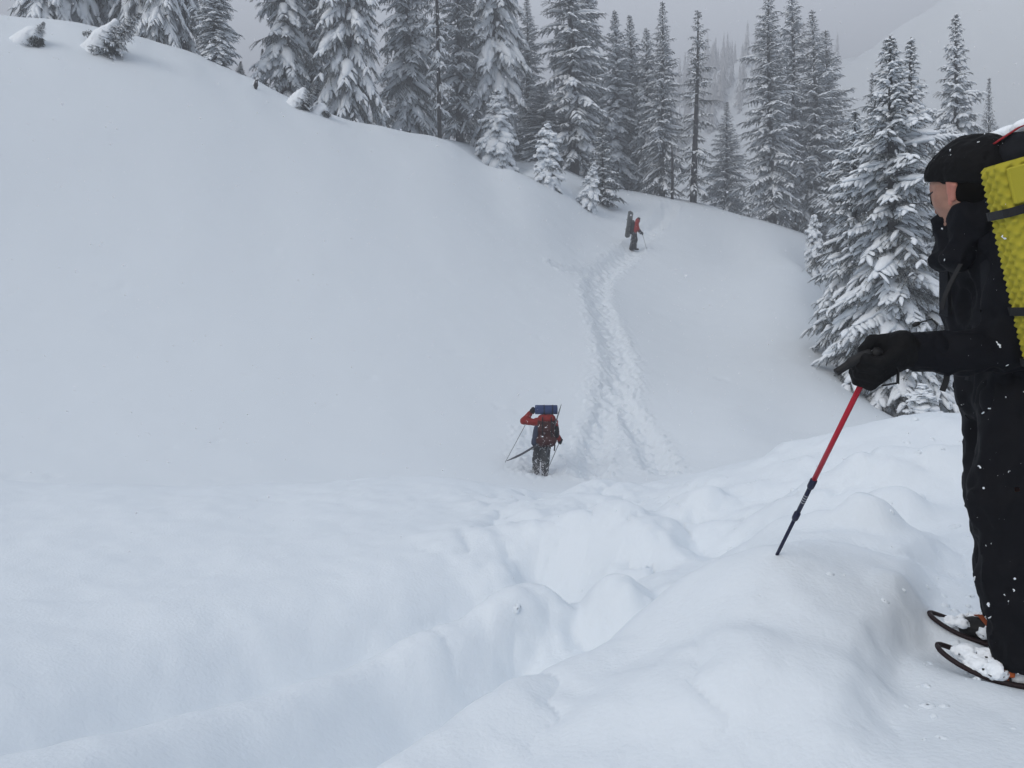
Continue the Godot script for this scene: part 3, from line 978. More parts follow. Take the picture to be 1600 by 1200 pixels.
# flecks of snow that stick to a piece of clothing
func flecks(mesh: ArrayMesh, parent: Node, count: int, lo: float, hi: float, seed_: int, facing := Vector3(0, 0.35, 1)):
	var rg := RandomNumberGenerator.new()
	rg.seed = seed_
	var v: PackedVector3Array = mesh.surface_get_arrays(0)[Mesh.ARRAY_VERTEX]
	var n: PackedVector3Array = mesh.surface_get_arrays(0)[Mesh.ARRAY_NORMAL]
	var mb := MB.new()
	var made := 0
	var tries := 0
	while made < count and tries < count * 30:
		tries += 1
		var i := rg.randi() % v.size()
		if n[i].dot(facing) < 0.1: continue
		made += 1
		var s := lerpf(lo, hi, pow(rg.randf(), 4.0))
		var walk := v[i]
		var drift := Vector3(rg.randfn(), rg.randfn() * 1.5, rg.randfn()).normalized()
		for b in (1 if s < hi * 0.3 else rg.randi_range(4, 9)):
			var ss := s * rg.randf_range(0.25, 0.9)
			walk += (drift + Vector3(rg.randf_range(-1, 1), rg.randf_range(-1, 1), rg.randf_range(-1, 1))) * ss * 0.7
			walk -= n[i] * (walk - v[i]).dot(n[i])
			var c := walk + n[i] * ss * 0.1
			var ta := n[i].cross(Vector3(rg.randfn(), rg.randfn(), rg.randfn())).normalized() * ss
			snow_pillow(mb, PackedVector3Array([c - ta * 0.75, c - ta * 0.4, c + ta * 0.35, c + ta * 0.75]), PackedFloat32Array([ss * 0.35, ss * 0.85, ss * 0.8, ss * 0.3]), 0.8, 6, rg)
	if made > 0: tag(part("snow_flecks", mb.done(), tree_snow, parent), "", "", "", "stuff")


func tube_mesh(pts: Array, radii: Array, sides := 8, flat := 1.0, updir := Vector3.UP) -> ArrayMesh:
	var mb := MB.new()
	mb.tube(pts, radii, sides, true, flat, updir)
	return mb.done()


func box_mesh(x: Transform3D, size: Vector3, ch := 0.004) -> ArrayMesh:
	var mb := MB.new()
	mb.box(x, size, ch)
	return mb.done(false)


# a strip of webbing along points; side is its width direction
func strap_mesh(pts: Array, width: float, thick: float, side: Vector3) -> ArrayMesh:
	var mb := MB.new()
	for i in pts.size() - 1:
		var d: Vector3 = pts[i + 1] - pts[i]
		var y := d.normalized()
		var x := (side - y * side.dot(y)).normalized()
		mb.box(Transform3D(Basis(x, y, x.cross(y)), (pts[i] + pts[i + 1]) * 0.5), Vector3(width, d.length() + thick * 0.6, thick), minf(0.0012, thick * 0.3))
	return mb.done(false)


# ------------------------------------------------------------------ the people
func build_people():
	weave = noise_tex(0.09, 23, 0.0, 1.0, 256, 3)
	near_hiker()
	slope_skier()
	far_hiker()


func V(x: float, y: float, z: float) -> Vector3:
	return Vector3(x, y, z)


func glove_prims(wrist: Vector3, palm: Vector3, grip_low: Vector3, grip_high: Vector3, s := 1.0) -> Array:
	# a left hand closed round a grip: four stacked fingers in front, the thumb over the near side
	var ax := (grip_high - grip_low).normalized()
	var out := (palm - wrist).normalized()
	var side := ax.cross(out).normalized()      # away from the palm
	if side.z < 0.0: side = -side
	var pr := [[wrist, palm, 0.046 * s, 0.042 * s], [palm - ax * 0.03 * s, palm + ax * 0.035 * s, 0.032 * s, 0.034 * s]]
	var c := grip_low.lerp(grip_high, 0.5)
	var lens := [0.92, 1.0, 0.96, 0.8]
	for i in 4:
		var e := c + ax * (0.036 - 0.0245 * i) * s
		var L: float = lens[i] * s
		var k0 := palm + ax * (0.036 - 0.0245 * i) * s + side * 0.022 * s + out * 0.014 * s
		var k1 := e + side * 0.036 * s + out * 0.006 * s
		var k2 := e + out * 0.035 * L + side * 0.012 * s - ax * 0.004 * s
		var k3 := e + out * 0.026 * L - side * 0.026 * s - ax * 0.006 * s
		pr.append([k0, k1, 0.0165 * s, 0.0155 * s, 0.008 * s])
		pr.append([k1, k2, 0.0155 * s, 0.014 * s, 0.008 * s])
		pr.append([k2, k3, 0.014 * s, 0.0125 * s, 0.008 * s])
	var t0 := palm + ax * 0.03 * s - side * 0.022 * s
	var t1 := c + ax * 0.050 * s - side * 0.036 * s - out * 0.004 * s
	var t2 := c + ax * 0.042 * s - side * 0.020 * s + out * 0.026 * s
	pr.append([t0, t1, 0.019 * s, 0.017 * s, 0.012 * s])
	pr.append([t1, t2, 0.017 * s, 0.014 * s, 0.008 * s])
	return pr


func near_hiker():
	var O := Vector3(1.65, -1.157, -2.6)
	var black := fabric(Color(0.0040, 0.0044, 0.0068), "black_shell")
	var black2 := fabric(Color(0.0048, 0.0050, 0.0070), "black_trouser")
	var glove_m := fabric(Color(0.0060, 0.0060, 0.0065), "glove_leather", 60.0)
	var wool := fabric(Color(0.0050, 0.0050, 0.0056), "hat_wool", 40.0)
	wool.heightmap_scale = 0.2
	var skin := plain(Color(0.38, 0.205, 0.15), 0.55, "skin")
	skin.albedo_texture = noise_tex(0.02, 77, 0.84, 1.0, 256, 3)
	skin.uv1_triplanar = true
	skin.uv1_scale = Vector3(6, 6, 6)
	skin.subsurf_scatter_enabled = true
	skin.subsurf_scatter_strength = 0.15
	var rubber := plain(Color(0.012, 0.012, 0.013), 0.6, "rubber")
	var o := thing("person", O, "hiker in black jacket, trousers and hat standing close by, one gloved hand on a pole", "person")

	# head frame: f forward, l left, u up
	var f := Vector3(-0.38, -0.11, -0.91).normalized()
	var l := Vector3.UP.cross(f).normalized()
	var u := f.cross(l)
	var hb := Basis(f, u, l)
	var hx := Transform3D(hb, V(-0.236, 1.522, 0.0))
	var at_ := func(a: float, b: float, c: float) -> Vector3: return hx * Vector3(a, b, c)
	var hp := [
		[at_.call(-0.012, 0.038, 0), at_.call(0.012, 0.038, 0), 0.088, 0.086, 0.05],
		[at_.call(-0.045, 0.025, 0), at_.call(-0.035, 0.0, 0), 0.074, 0.070, 0.05],
		[at_.call(0.036, 0.030, 0.018), at_.call(0.036, 0.030, -0.018), 0.058, 0.058, 0.04],
		[at_.call(0.040, -0.022, 0.030), at_.call(0.046, -0.05, 0.018), 0.044, 0.036, 0.03],
		[at_.call(0.040, -0.022, -0.030), at_.call(0.046, -0.05, -0.018), 0.044, 0.036, 0.03],
		[at_.call(0.0, -0.050, 0.045), at_.call(0.058, -0.088, 0.014), 0.026, 0.024, 0.03],
		[at_.call(0.0, -0.050, -0.045), at_.call(0.058, -0.088, -0.014), 0.026, 0.024, 0.03],
		[at_.call(0.062, -0.086, 0.012), at_.call(0.062, -0.086, -0.012), 0.020, 0.020, 0.02],
		[at_.call(0.086, 0.008, 0), at_.call(0.108, -0.030, 0), 0.009, 0.0125, 0.012],
		[at_.call(0.088, -0.034, 0.010), at_.call(0.088, -0.034, -0.010), 0.009, 0.009, 0.010],
		[at_.call(0.078, -0.056, 0.016), at_.call(0.078, -0.056, -0.016), 0.0085, 0.0085, 0.008],
		[at_.call(0.076, -0.068, 0.013), at_.call(0.076, -0.068, -0.013), 0.009, 0.009, 0.008],
		[at_.call(0.080, 0.026, 0.040), at_.call(0.086, 0.030, 0.010), 0.010, 0.010, 0.014],
		[at_.call(0.080, 0.026, -0.040), at_.call(0.086, 0.030, -0.010), 0.010, 0.010, 0.014],
	]
	var ears := []
	for s in [-1.0, 1.0]:
		ears.append(flesh([
			[at_.call(0.000, -0.034, 0.076 * s), at_.call(-0.006, -0.004, 0.080 * s), 0.0085, 0.010, 0.008], [at_.call(-0.006, 0.0, 0.084 * s), at_.call(-0.012, 0.026, 0.090 * s), 0.010, 0.012, 0.006],
			[at_.call(-0.012, 0.026, 0.090 * s), at_.call(-0.030, 0.014, 0.092 * s), 0.010, 0.009, 0.006], [at_.call(-0.030, 0.012, 0.092 * s), at_.call(-0.016, -0.024, 0.082 * s), 0.0085, 0.008, 0.006],
		], 0.003, 0.008))
	hp.append([at_.call(-0.03, -0.04, 0), V(-0.19, 1.37, 0), 0.060, 0.064, 0.04])
	# the body under the clothes, one surface with the head
	var body := [
		[V(-0.185, 1.42, 0), V(-0.17, 1.36, 0), 0.06, 0.07],
		[V(-0.16, 1.34, 0.11), V(-0.16, 1.34, -0.11), 0.065, 0.065],
		[V(-0.13, 1.28, 0.06), V(-0.08, 0.95, 0.06), 0.08, 0.075],
		[V(-0.13, 1.28, -0.06), V(-0.08, 0.95, -0.06), 0.08, 0.075],
		[V(-0.16, 1.35, 0.15), V(-0.18, 1.05, 0.17), 0.042, 0.036], [V(-0.18, 1.05, 0.17), V(-0.44, 1.03, 0.15), 0.036, 0.028],
		[V(-0.16, 1.35, -0.15), V(-0.040, 1.10, -0.225), 0.042, 0.036], [V(-0.040, 1.10, -0.225), V(0.03, 0.88, -0.25), 0.036, 0.028],
		[V(-0.08, 0.90, 0.09), V(-0.12, 0.55, 0.10), 0.085, 0.058], [V(-0.12, 0.55, 0.10), V(-0.05, 0.08, 0.10), 0.055, 0.04],
		[V(-0.05, 0.90, -0.09), V(-0.01, 0.55, -0.13), 0.080, 0.058], [V(-0.01, 0.55, -0.13), V(0.07, 0.10, -0.155), 0.055, 0.04],
	]
	part("body", joined([flesh(hp, 0.0042, 0.03), flesh(body, 0.014, 0.05)]), skin, o)
	var ear_m := plain(Color(0.44, 0.185, 0.14), 0.5, "cold_ear")
	for e in ears: part("ear", e, ear_m, o)
	var hair_m := plain(Color(0.005, 0.0045, 0.004), 0.95, "hair")
	hair_m.metallic_specular = 0.08
	# short dark hair below the hat
	part("hair", flesh([
		[at_.call(-0.050, 0.004, 0.03), at_.call(-0.050, 0.004, -0.03), 0.066, 0.066],
		[at_.call(0.010, 0.035, 0.066), at_.call(0.012, 0.012, 0.070), 0.020, 0.013], [at_.call(0.010, 0.035, -0.066), at_.call(0.012, 0.012, -0.070), 0.020, 0.013],
		[at_.call(-0.045, 0.03, 0.055), at_.call(-0.052, -0.015, 0.050), 0.030, 0.022], [at_.call(-0.045, 0.03, -0.055), at_.call(-0.052, -0.015, -0.050), 0.030, 0.022],
	], 0.005, 0.02, 0.002, 60.0), hair_m, o)
	# hat with slouched back
	var hat := flesh([
		[at_.call(-0.01, 0.050, 0), at_.call(0.015, 0.050, 0), 0.097, 0.092],
		[at_.call(0.036, 0.066, 0.02), at_.call(0.036, 0.066, -0.02), 0.076, 0.076],
		[at_.call(-0.055, 0.048, 0.015), at_.call(-0.080, 0.035, -0.015), 0.088, 0.082],
		[at_.call(-0.01, 0.112, 0), at_.call(-0.065, 0.092, 0), 0.066, 0.070],
	], 0.006, 0.04, 0.004, 22.0, [[at_.call(0.0, 0.030, 0), (-u + f * 0.28).normalized()]])
	part("hat", hat, wool, o)
	part("hat_brim", tube_mesh(ring_on(hx, 0.030, 0.097, 0.090, -0.002, 28), filled(29, 0.0085), 6), wool, o)
	flecks(hat, o, 30, 0.0014, 0.006, 5, V(0.2, 0.7, 0.7))
	# sunglasses
	var sg := part("sunglasses", tube_mesh([at_.call(0.084, 0.012, 0.068), at_.call(0.060, 0.015, 0.079), at_.call(0.0, 0.020, 0.084)], [0.0035, 0.003, 0.003], 6), rubber, o)
	var lens := MB.new()
	for s in [-1.0, 1.0]:
		var pl := []
		for k in 14:
			var a := TAUF * k / 14.0
			pl.append(at_.call(0.108 - 0.030 * pow(0.5 + 0.5 * cos(a), 2.0), 0.004 + 0.021 * sin(a), s * (0.036 + 0.034 * cos(a))))
		var c0: Vector3 = at_.call(0.112, 0.004, s * 0.030)
		for k in 14: lens.tri(c0, pl[k], pl[(k + 1) % 14])
	var lm := plain(Color(0.010, 0.010, 0.014), 0.08, "dark_lens")
	lm.metallic_specular = 0.6
	part("lens", lens.done(), lm, sg)
	part("temple_arm", tube_mesh([at_.call(0.084, 0.012, -0.068), at_.call(0.060, 0.015, -0.079), at_.call(0.0, 0.020, -0.084)], [0.0035, 0.003, 0.003], 6), rubber, sg)

	# trousers
	var legs := flesh([
		[V(-0.075, 0.93, 0.06), V(-0.075, 0.93, -0.06), 0.125, 0.125, 0.06],
		[V(-0.085, 0.88, 0.095), V(-0.130, 0.58, 0.105), 0.112, 0.098], [V(-0.130, 0.58, 0.105), V(-0.100, 0.34, 0.105), 0.098, 0.090], [V(-0.100, 0.34, 0.105), V(-0.050, 0.09, 0.105), 0.088, 0.092],
		[V(-0.045, 0.88, -0.095), V(-0.015, 0.58, -0.130), 0.112, 0.098], [V(-0.015, 0.58, -0.130), V(0.03, 0.32, -0.145), 0.098, 0.090], [V(0.03, 0.32, -0.145), V(0.075, 0.11, -0.155), 0.088, 0.092],
	], 0.012, 0.05, 0.016, 7.5, [[V(0, 0.055, 0), V(0, -1, 0)]])
	part("trousers", legs, black2, o)
	flecks(legs, o, 150, 0.0008, 0.0060, 6, V(-0.25, 0.1, 1))
	# jacket with sleeves
	var jk := flesh([
		[V(-0.130, 1.29, 0.075), V(-0.100, 1.10, 0.085), 0.098, 0.108, 0.07], [V(-0.130, 1.29, -0.075), V(-0.100, 1.10, -0.085), 0.098, 0.108, 0.07],
		[V(-0.100, 1.10, 0.085), V(-0.075, 0.90, 0.085), 0.110, 0.112, 0.07], [V(-0.100, 1.10, -0.085), V(-0.075, 0.90, -0.085), 0.110, 0.112, 0.07],
		[V(-0.100, 0.94, 0.06), V(-0.122, 0.885, 0.07), 0.100, 0.085, 0.04],
		[V(-0.160, 1.355, 0.12), V(-0.160, 1.355, -0.12), 0.080, 0.080, 0.07], [V(-0.165, 1.40, 0.0), V(-0.160, 1.36, 0.0), 0.10, 0.10, 0.06],
		[V(-0.165, 1.355, 0.155), V(-0.185, 1.19, 0.175), 0.075, 0.066, 0.05], [V(-0.185, 1.19, 0.175), V(-0.205, 1.055, 0.175), 0.066, 0.066, 0.04], [V(-0.205, 1.055, 0.175), V(-0.33, 1.035, 0.170), 0.064, 0.060, 0.03], [V(-0.33, 1.035, 0.170), V(-0.450, 1.040, 0.160), 0.060, 0.056, 0.03],
		[V(-0.165, 1.355, -0.155), V(-0.040, 1.10, -0.225), 0.075, 0.064, 0.05], [V(-0.040, 1.10, -0.225), V(0.030, 0.88, -0.25), 0.062, 0.056, 0.03],
	], 0.011, 0.05, 0.015, 7.0, [[V(0, 0.835, 0), V(0.12, -1, 0).normalized()]])
	part("jacket", jk, black, o)
	flecks(jk, o, 70, 0.0008, 0.0065, 7, V(-0.3, 0.2, 1))
	# turned up collar, leaning forward over the chest
	var col := flesh([
		[V(-0.175, 1.49, 0.060), V(-0.262, 1.452, 0.048), 0.050, 0.046, 0.04], [V(-0.175, 1.49, -0.060), V(-0.262, 1.452, -0.048), 0.050, 0.046, 0.04],
		[V(-0.125, 1.530, 0.055), V(-0.125, 1.530, -0.055), 0.060, 0.060, 0.05], [V(-0.140, 1.505, 0.060), V(-0.230, 1.425, 0.066), 0.062, 0.064, 0.05], [V(-0.140, 1.505, -0.060), V(-0.230, 1.425, -0.066), 0.062, 0.064, 0.05],
		[V(-0.222, 1.41, 0.045), V(-0.284, 1.318, 0.040), 0.060, 0.042, 0.04], [V(-0.222, 1.41, -0.045), V(-0.284, 1.318, -0.040), 0.060, 0.042, 0.04], [V(-0.10, 1.43, 0.06), V(-0.10, 1.43, -0.06), 0.085, 0.085, 0.06],
	], 0.009, 0.04, 0.010, 11.0, [[at_.call(0.045, -0.030, 0), (u * 0.88 + f * 0.45).normalized()], [V(-0.318, 1.30, 0), V(-0.5, -0.86, 0)]])
	part("collar", col, black, o)
	flecks(col, o, 40, 0.0013, 0.006, 8, V(0.1, 0.4, 0.9))
	part("collar_strap", strap_mesh([V(-0.295, 1.30, 0.085), V(-0.325, 1.245, 0.09), V(-0.342, 1.20, 0.09), V(-0.348, 1.165, 0.088)], 0.016, 0.004, V(0.4, 0, 1)), rubber, o)
	# badge stitched on the sleeve in gold thread: a shield between two rows of dots
	var gold := plain(Color(0.20, 0.15, 0.045), 0.6, "gold_thread")
	var gm := MB.new()
	for i in 6:
		for j in 3:
			if j == 1 and (i < 1 or i > 4): continue
			gm.box(Transform3D(Basis(Vector3(0, 0, 1), -0.45), V(-0.292 + 0.0085 * i + 0.002 * j, 1.098 - 0.0105 * j - 0.004 * i, 0.2005 - 0.010 * (2 - j) * 0.3)), V(0.0045 if j != 1 else 0.007, 0.004, 0.003), 0.0008)
	part("sleeve_badge", gm.done(false), gold, o)
	# cord with a toggle at the cuff, and the loop below it
	var cord := part("cuff_cord", tube_mesh([V(-0.410, 1.085, 0.175), V(-0.404, 1.118, 0.176), V(-0.422, 1.136, 0.178), V(-0.450, 1.128, 0.18), V(-0.465, 1.122, 0.18)], filled(5, 0.0022), 6), rubber, o)
	part("toggle", tube_mesh([V(-0.458, 1.124, 0.18), V(-0.468, 1.121, 0.18), V(-0.478, 1.117, 0.18)], [0.005, 0.0075, 0.005], 8), rubber, cord)
	part("cuff_strap", strap_mesh([V(-0.365, 0.985, 0.17), V(-0.368, 0.955, 0.172), V(-0.378, 0.925, 0.172)], 0.017, 0.005, V(1, 0, 0.3)), rubber, o)
	part("cuff", flesh([[V(-0.415, 1.040, 0.163), V(-0.458, 1.041, 0.158), 0.060, 0.056]], 0.006, 0.01, 0.003, 25.0), black, o)
	# gloves
	var gl := V(-0.587, 0.955, 0.115)
	var gdir := V(0.077, 0.79, 0.609).normalized()
	var gh := gl + gdir * 0.115
	part("glove", flesh(glove_prims(V(-0.445, 1.042, 0.160), V(-0.517, 1.035, 0.172), gl, gh, 1.12), 0.0036, 0.018, 0.0016, 60.0), glove_m, o)
	part("glove", flesh(glove_prims(V(0.03, 0.89, -0.25), V(0.035, 0.81, -0.25), V(-0.02, 0.76, -0.25), V(0.08, 0.76, -0.27), 1.1), 0.005, 0.018), glove_m, o)
	# boots
	for s in [[V(-0.03, 0.0, 0.105), 1.0], [V(0.075, 0.015, -0.155), -1.0]]:
		var b0: Vector3 = s[0]
		var bt := part("boot", flesh([[b0 + V(0.03, 0.05, 0), b0 + V(-0.12, 0.040, -0.045), 0.052, 0.040], [b0 + V(0.0, 0.06, 0), b0 + V(-0.02, 0.17, 0), 0.058, 0.06]], 0.007, 0.03, 0.004, 20.0), rubber, o)
		var sn := []
		var rg := RandomNumberGenerator.new()
		rg.seed = 40 + int(s[1] * 3.0)
		for i in 16:
			var c := b0 + V(rg.randf_range(-0.19, -0.02), rg.randf_range(0.035, 0.072), rg.randf_range(-0.075, 0.03))
			sn.append([c, c + V(rg.randf_range(-0.05, 0.05), -0.006, rg.randf_range(-0.03, 0.03)), rg.randf_range(0.010, 0.024), rg.randf_range(0.008, 0.018)])
		tag(part("caked_snow", flesh(sn, 0.005, 0.030, 0.007, 34.0), tree_snow, bt), "", "", "", "stuff")
		part("binding_strap", strap_mesh([b0 + V(-0.09, 0.0, 0.035), b0 + V(-0.095, 0.07, 0.025), b0 + V(-0.10, 0.092, -0.03), b0 + V(-0.095, 0.07, -0.085), b0 + V(-0.09, 0.0, -0.095)], 0.016, 0.005, V(1, 0, 0.4)), plain(Color(0.25, 0.06, 0.02), 0.6, "rust_strap"), bt)

	# ---- the pole in the hand
	var red := plain(Color(0.42, 0.018, 0.035), 0.35, "red_anodised")
	red.metallic = 0.3
	var navy := plain(Color(0.012, 0.014, 0.040), 0.4, "navy_anodised")
	var grey := plain(Color(0.35, 0.36, 0.38), 0.5, "print_grey")
	var p := thing("trekking_pole", O + gl, "red and navy trekking pole with black crook handle in the black glove", "trekking pole")
	var pt := func(d: float) -> Vector3: return -gdir * d
	part("grip", tube_mesh([pt.call(0.012), pt.call(0.0), pt.call(-0.03), pt.call(-0.08), pt.call(-0.115)], [0.019, 0.021, 0.015, 0.016, 0.014], 12), rubber, p)
	var hk: Vector3 = pt.call(-0.112)
	part("handle_end", flesh([[V(-0.02, 0.078, 0.06), V(-0.058, 0.054, 0.05), 0.016, 0.016], [V(-0.058, 0.054, 0.05), V(-0.104, 0.020, 0.04), 0.0125, 0.0115]], 0.003, 0.006, 0.0, 8.0, [[V(-0.102, 0.022, 0.04), V(-0.80, -0.59, 0)]]), rubber, p)
	part("shaft", tube_mesh([pt.call(0.010), pt.call(0.475)], [0.0088, 0.0088], 14), red, p)
	part("clamp", tube_mesh([pt.call(0.462), pt.call(0.468), pt.call(0.50), pt.call(0.508)], [0.0095, 0.0125, 0.0125, 0.0100], 12), navy, p)
	part("shaft", tube_mesh([pt.call(0.49), pt.call(0.655)], [0.0080, 0.0080], 14), navy, p)
	part("clamp", tube_mesh([pt.call(0.640), pt.call(0.646), pt.call(0.674), pt.call(0.684)], [0.0085, 0.0118, 0.0118, 0.0085], 12), navy, p)
	part("shaft", tube_mesh([pt.call(0.66), pt.call(1.10)], [0.0068, 0.0062], 14), navy, p)
	for i in 4: part("scale_mark", tube_mesh([pt.call(0.545 + 0.012 * i), pt.call(0.549 + 0.012 * i)], [0.0082, 0.0082], 14), grey, p)
	part("wrist_strap", strap_mesh([hk, hk + V(0.03, -0.02, 0.012), hk + V(0.055, -0.055, 0.014), hk + V(0.062, -0.095, 0.0), hk + V(0.03, -0.105, -0.03)], 0.016, 0.003, V(0, 0, 1)), rubber, p)

	# ---- the backpack
	var pk := thing("backpack", O + V(0.10, 0.85, 0.0), "dark hiking backpack on the hiker in black, cut by the right photo edge", "backpack")
	var bagm := fabric(Color(0.010, 0.011, 0.014), "pack_cloth")
	var lean := Basis(V(0, 0, 1), 0.28)
	var lx := func(a: float, b: float, c: float) -> Vector3: return lean * V(a, b, c)
	part("pack_body", flesh([
		[lx.call(-0.02, 0.02, 0.10), lx.call(-0.02, 0.02, -0.10), 0.11, 0.11, 0.08], [lx.call(0.02, 0.10, 0.10), lx.call(0.02, 0.60, 0.10), 0.125, 0.115, 0.08], [lx.call(0.02, 0.10, -0.10), lx.call(0.02, 0.60, -0.10), 0.125, 0.115, 0.08],
		[lx.call(0.16, 0.15, 0.05), lx.call(0.13, 0.50, 0.05), 0.09, 0.08, 0.06], [lx.call(0.16, 0.15, -0.05), lx.call(0.13, 0.50, -0.05), 0.09, 0.08, 0.06],
	], 0.014, 0.06, 0.010, 7.0), bagm, pk)
	var lid := flesh([[lx.call(-0.03, 0.80, 0.10), lx.call(-0.03, 0.80, -0.10), 0.075, 0.075, 0.05], [lx.call(0.12, 0.81, 0.10), lx.call(0.12, 0.81, -0.10), 0.080, 0.080, 0.06], [lx.call(0.02, 0.72, 0.08), lx.call(0.02, 0.72, -0.08), 0.10, 0.10, 0.06]], 0.011, 0.06, 0.010, 9.0)
	part("lid", lid, bagm, pk)
	part("stuff_sack", flesh([[lx.call(0.015, 0.76, 0.19), lx.call(0.10, 0.77, 0.19), 0.046, 0.050]], 0.008, 0.02, 0.005, 18.0), fabric(Color(0.012, 0.06, 0.22), "blue_sack"), pk)
	part("compression_strap", strap_mesh([lx.call(-0.10, 0.86, 0.12), lx.call(-0.02, 0.885, 0.12), lx.call(0.10, 0.898, 0.12), lx.call(0.20, 0.86, 0.12)], 0.02, 0.004, V(0, 0, 1)), fabric(Color(0.25, 0.02, 0.025), "red_webbing"), pk)
	part("snow_cap", flesh([[lx.call(0.0, 0.885, 0.08), lx.call(0.16, 0.895, 0.06), 0.020, 0.028], [lx.call(0.02, 0.88, -0.06), lx.call(0.15, 0.89, -0.08), 0.025, 0.025]], 0.008, 0.03, 0.006, 20.0), tree_snow, pk)
	for s in [-1.0, 1.0]:
		part("shoulder_strap", strap_mesh([V(-0.14, 0.50, 0.10 * s), V(-0.24, 0.592, 0.11 * s), V(-0.32, 0.55, 0.115 * s), V(-0.335, 0.45, 0.12 * s), V(-0.325, 0.30, 0.125 * s), V(-0.25, 0.16, 0.145 * s)], 0.055, 0.012, V(0, 0, 1)), bagm, pk)
	part("hip_belt", strap_mesh([V(-0.02, 0.10, 0.20), V(-0.16, 0.10, 0.205), V(-0.27, 0.11, 0.12), V(-0.30, 0.115, 0.0), V(-0.27, 0.11, -0.12), V(-0.16, 0.10, -0.205), V(-0.02, 0.10, -0.20)], 0.05, 0.012, V(0, 1, 0)), bagm, pk)
	# ---- the yellow foam mat strapped to the pack's near side
	var mat := thing("foam_mat", O + V(-0.050, 1.075, 0.285), "yellow egg crate foam sleeping mat folded and strapped to the big dark backpack", "sleeping mat")
	var foam := plain(Color(0.37, 0.325, 0.030), 0.9, "yellow_foam")
	mat.transform.basis = Basis(V(0, 0, 1), 0.275)
	part("mat", foam_mat(0.30, 0.60, 0.095), foam, mat)
	part("end_panel", box_mesh(Transform3D(Basis(), V(-0.088, 0.472, 0.0545)), V(0.095, 0.10, 0.014), 0.004), foam, mat)
	for y in [0.405, 0.13, -0.02]:
		part("strap", band(0.30, 0.095, y, 0.020, 0.024), rubber, mat)
	flecks(mat.get_child(0).mesh, mat, 14, 0.002, 0.009, 9, V(-0.2, 0.5, 0.8))

	# ---- snowshoes
	snowshoe(O + V(0.055, 0.004, 0.115), 0.36, "dark red framed snowshoe under the hiker's near boot, snow on its deck", 31)
	snowshoe(O + V(0.17, 0.012, -0.17), 0.30, "snowshoe under the hiker's far boot, half hidden behind the trouser legs", 32)


func filled(n: int, x: float) -> Array:
	var a := []
	a.resize(n)
	a.fill(x)
	return a


func ring_on(x: Transform3D, y: float, rx: float, rz: float, tilt: float, n: int) -> Array:
	var a := []
	for i in n + 1:
		var t := TAUF * i / n
		a.append(x * Vector3(cos(t) * rx - 0.012, y + tilt + cos(t) * 0.026, sin(t) * rz))
	return a


# a point and outward normal on a rounded rectangle (w along x, d along z), s from 0 to 1
func round_rect(w: float, d: float, r: float, s: float) -> Array:
	var a := w - 2.0 * r
	var b := d - 2.0 * r
	var q := 0.5 * PI * r
	var total := 2.0 * a + 2.0 * b + 4.0 * q
	var t := fposmod(s, 1.0) * total
	var corners := [[V(w / 2 - r, 0, d / 2 - r), 0.0], [V(w / 2 - r, 0, -d / 2 + r), -0.5 * PI], [V(-w / 2 + r, 0, -d / 2 + r), -PI], [V(-w / 2 + r, 0, d / 2 - r), -1.5 * PI]]
	var lens := [a, q, b, q, a, q, b, q]
	var x := -w / 2 + r
	# walk: near side (+z) left to right, corner, right side, corner, far side, corner, left side, corner
	var k := 0
	while k < 7 and t > lens[k]:
		t -= lens[k]
		k += 1
	match k:
		0: return [V(x + t, 0, d / 2), V(0, 0, 1)]
		2: return [V(w / 2, 0, d / 2 - r - t), V(1, 0, 0)]
		4: return [V(w / 2 - r - t, 0, -d / 2), V(0, 0, -1)]
		6: return [V(-w / 2, 0, -d / 2 + r + t), V(-1, 0, 0)]
	var i := (k - 1) / 2
	var c: Vector3 = corners[i][0]
	var ang: float = 0.5 * PI + corners[i][1] - t / r
	var nn := V(cos(ang), 0, sin(ang))
	return [c + nn * r, nn]


func rounded_loop(w: float, d: float, y: float, out: float, n: int) -> Array:
	var a := []
	for i in n + 1:
		var p: Array = round_rect(w + out, d + out, 0.02 + out * 0.5, float(i) / n)
		a.append(p[0] + V(0, y, 0))
	return a


func band(w: float, d: float, y: float, out: float, wide: float) -> ArrayMesh:
	var mb := MB.new()
	var n := 48
	for i in n:
		var p0: Array = round_rect(w + out, d + out, 0.024, float(i) / n)
		var p1: Array = round_rect(w + out, d + out, 0.024, float(i + 1) / n)
		var h := V(0, wide * 0.5, 0)
		var c := V(0, y, 0)
		var q0: Vector3 = p0[0] + c
		var q1: Vector3 = p1[0] + c
		var i0: Vector3 = q0 - p0[1] * 0.004
		var i1: Vector3 = q1 - p1[1] * 0.004
		mb.quad(q0 + h, q1 + h, q1 - h, q0 - h)
		mb.quad(i0 + h, i1 + h, q1 + h, q0 + h)
		mb.quad(q0 - h, q1 - h, i1 - h, i0 - h)
		mb.quad(i0 - h, i1 - h, i1 + h, i0 + h)
	return mb.done(false)


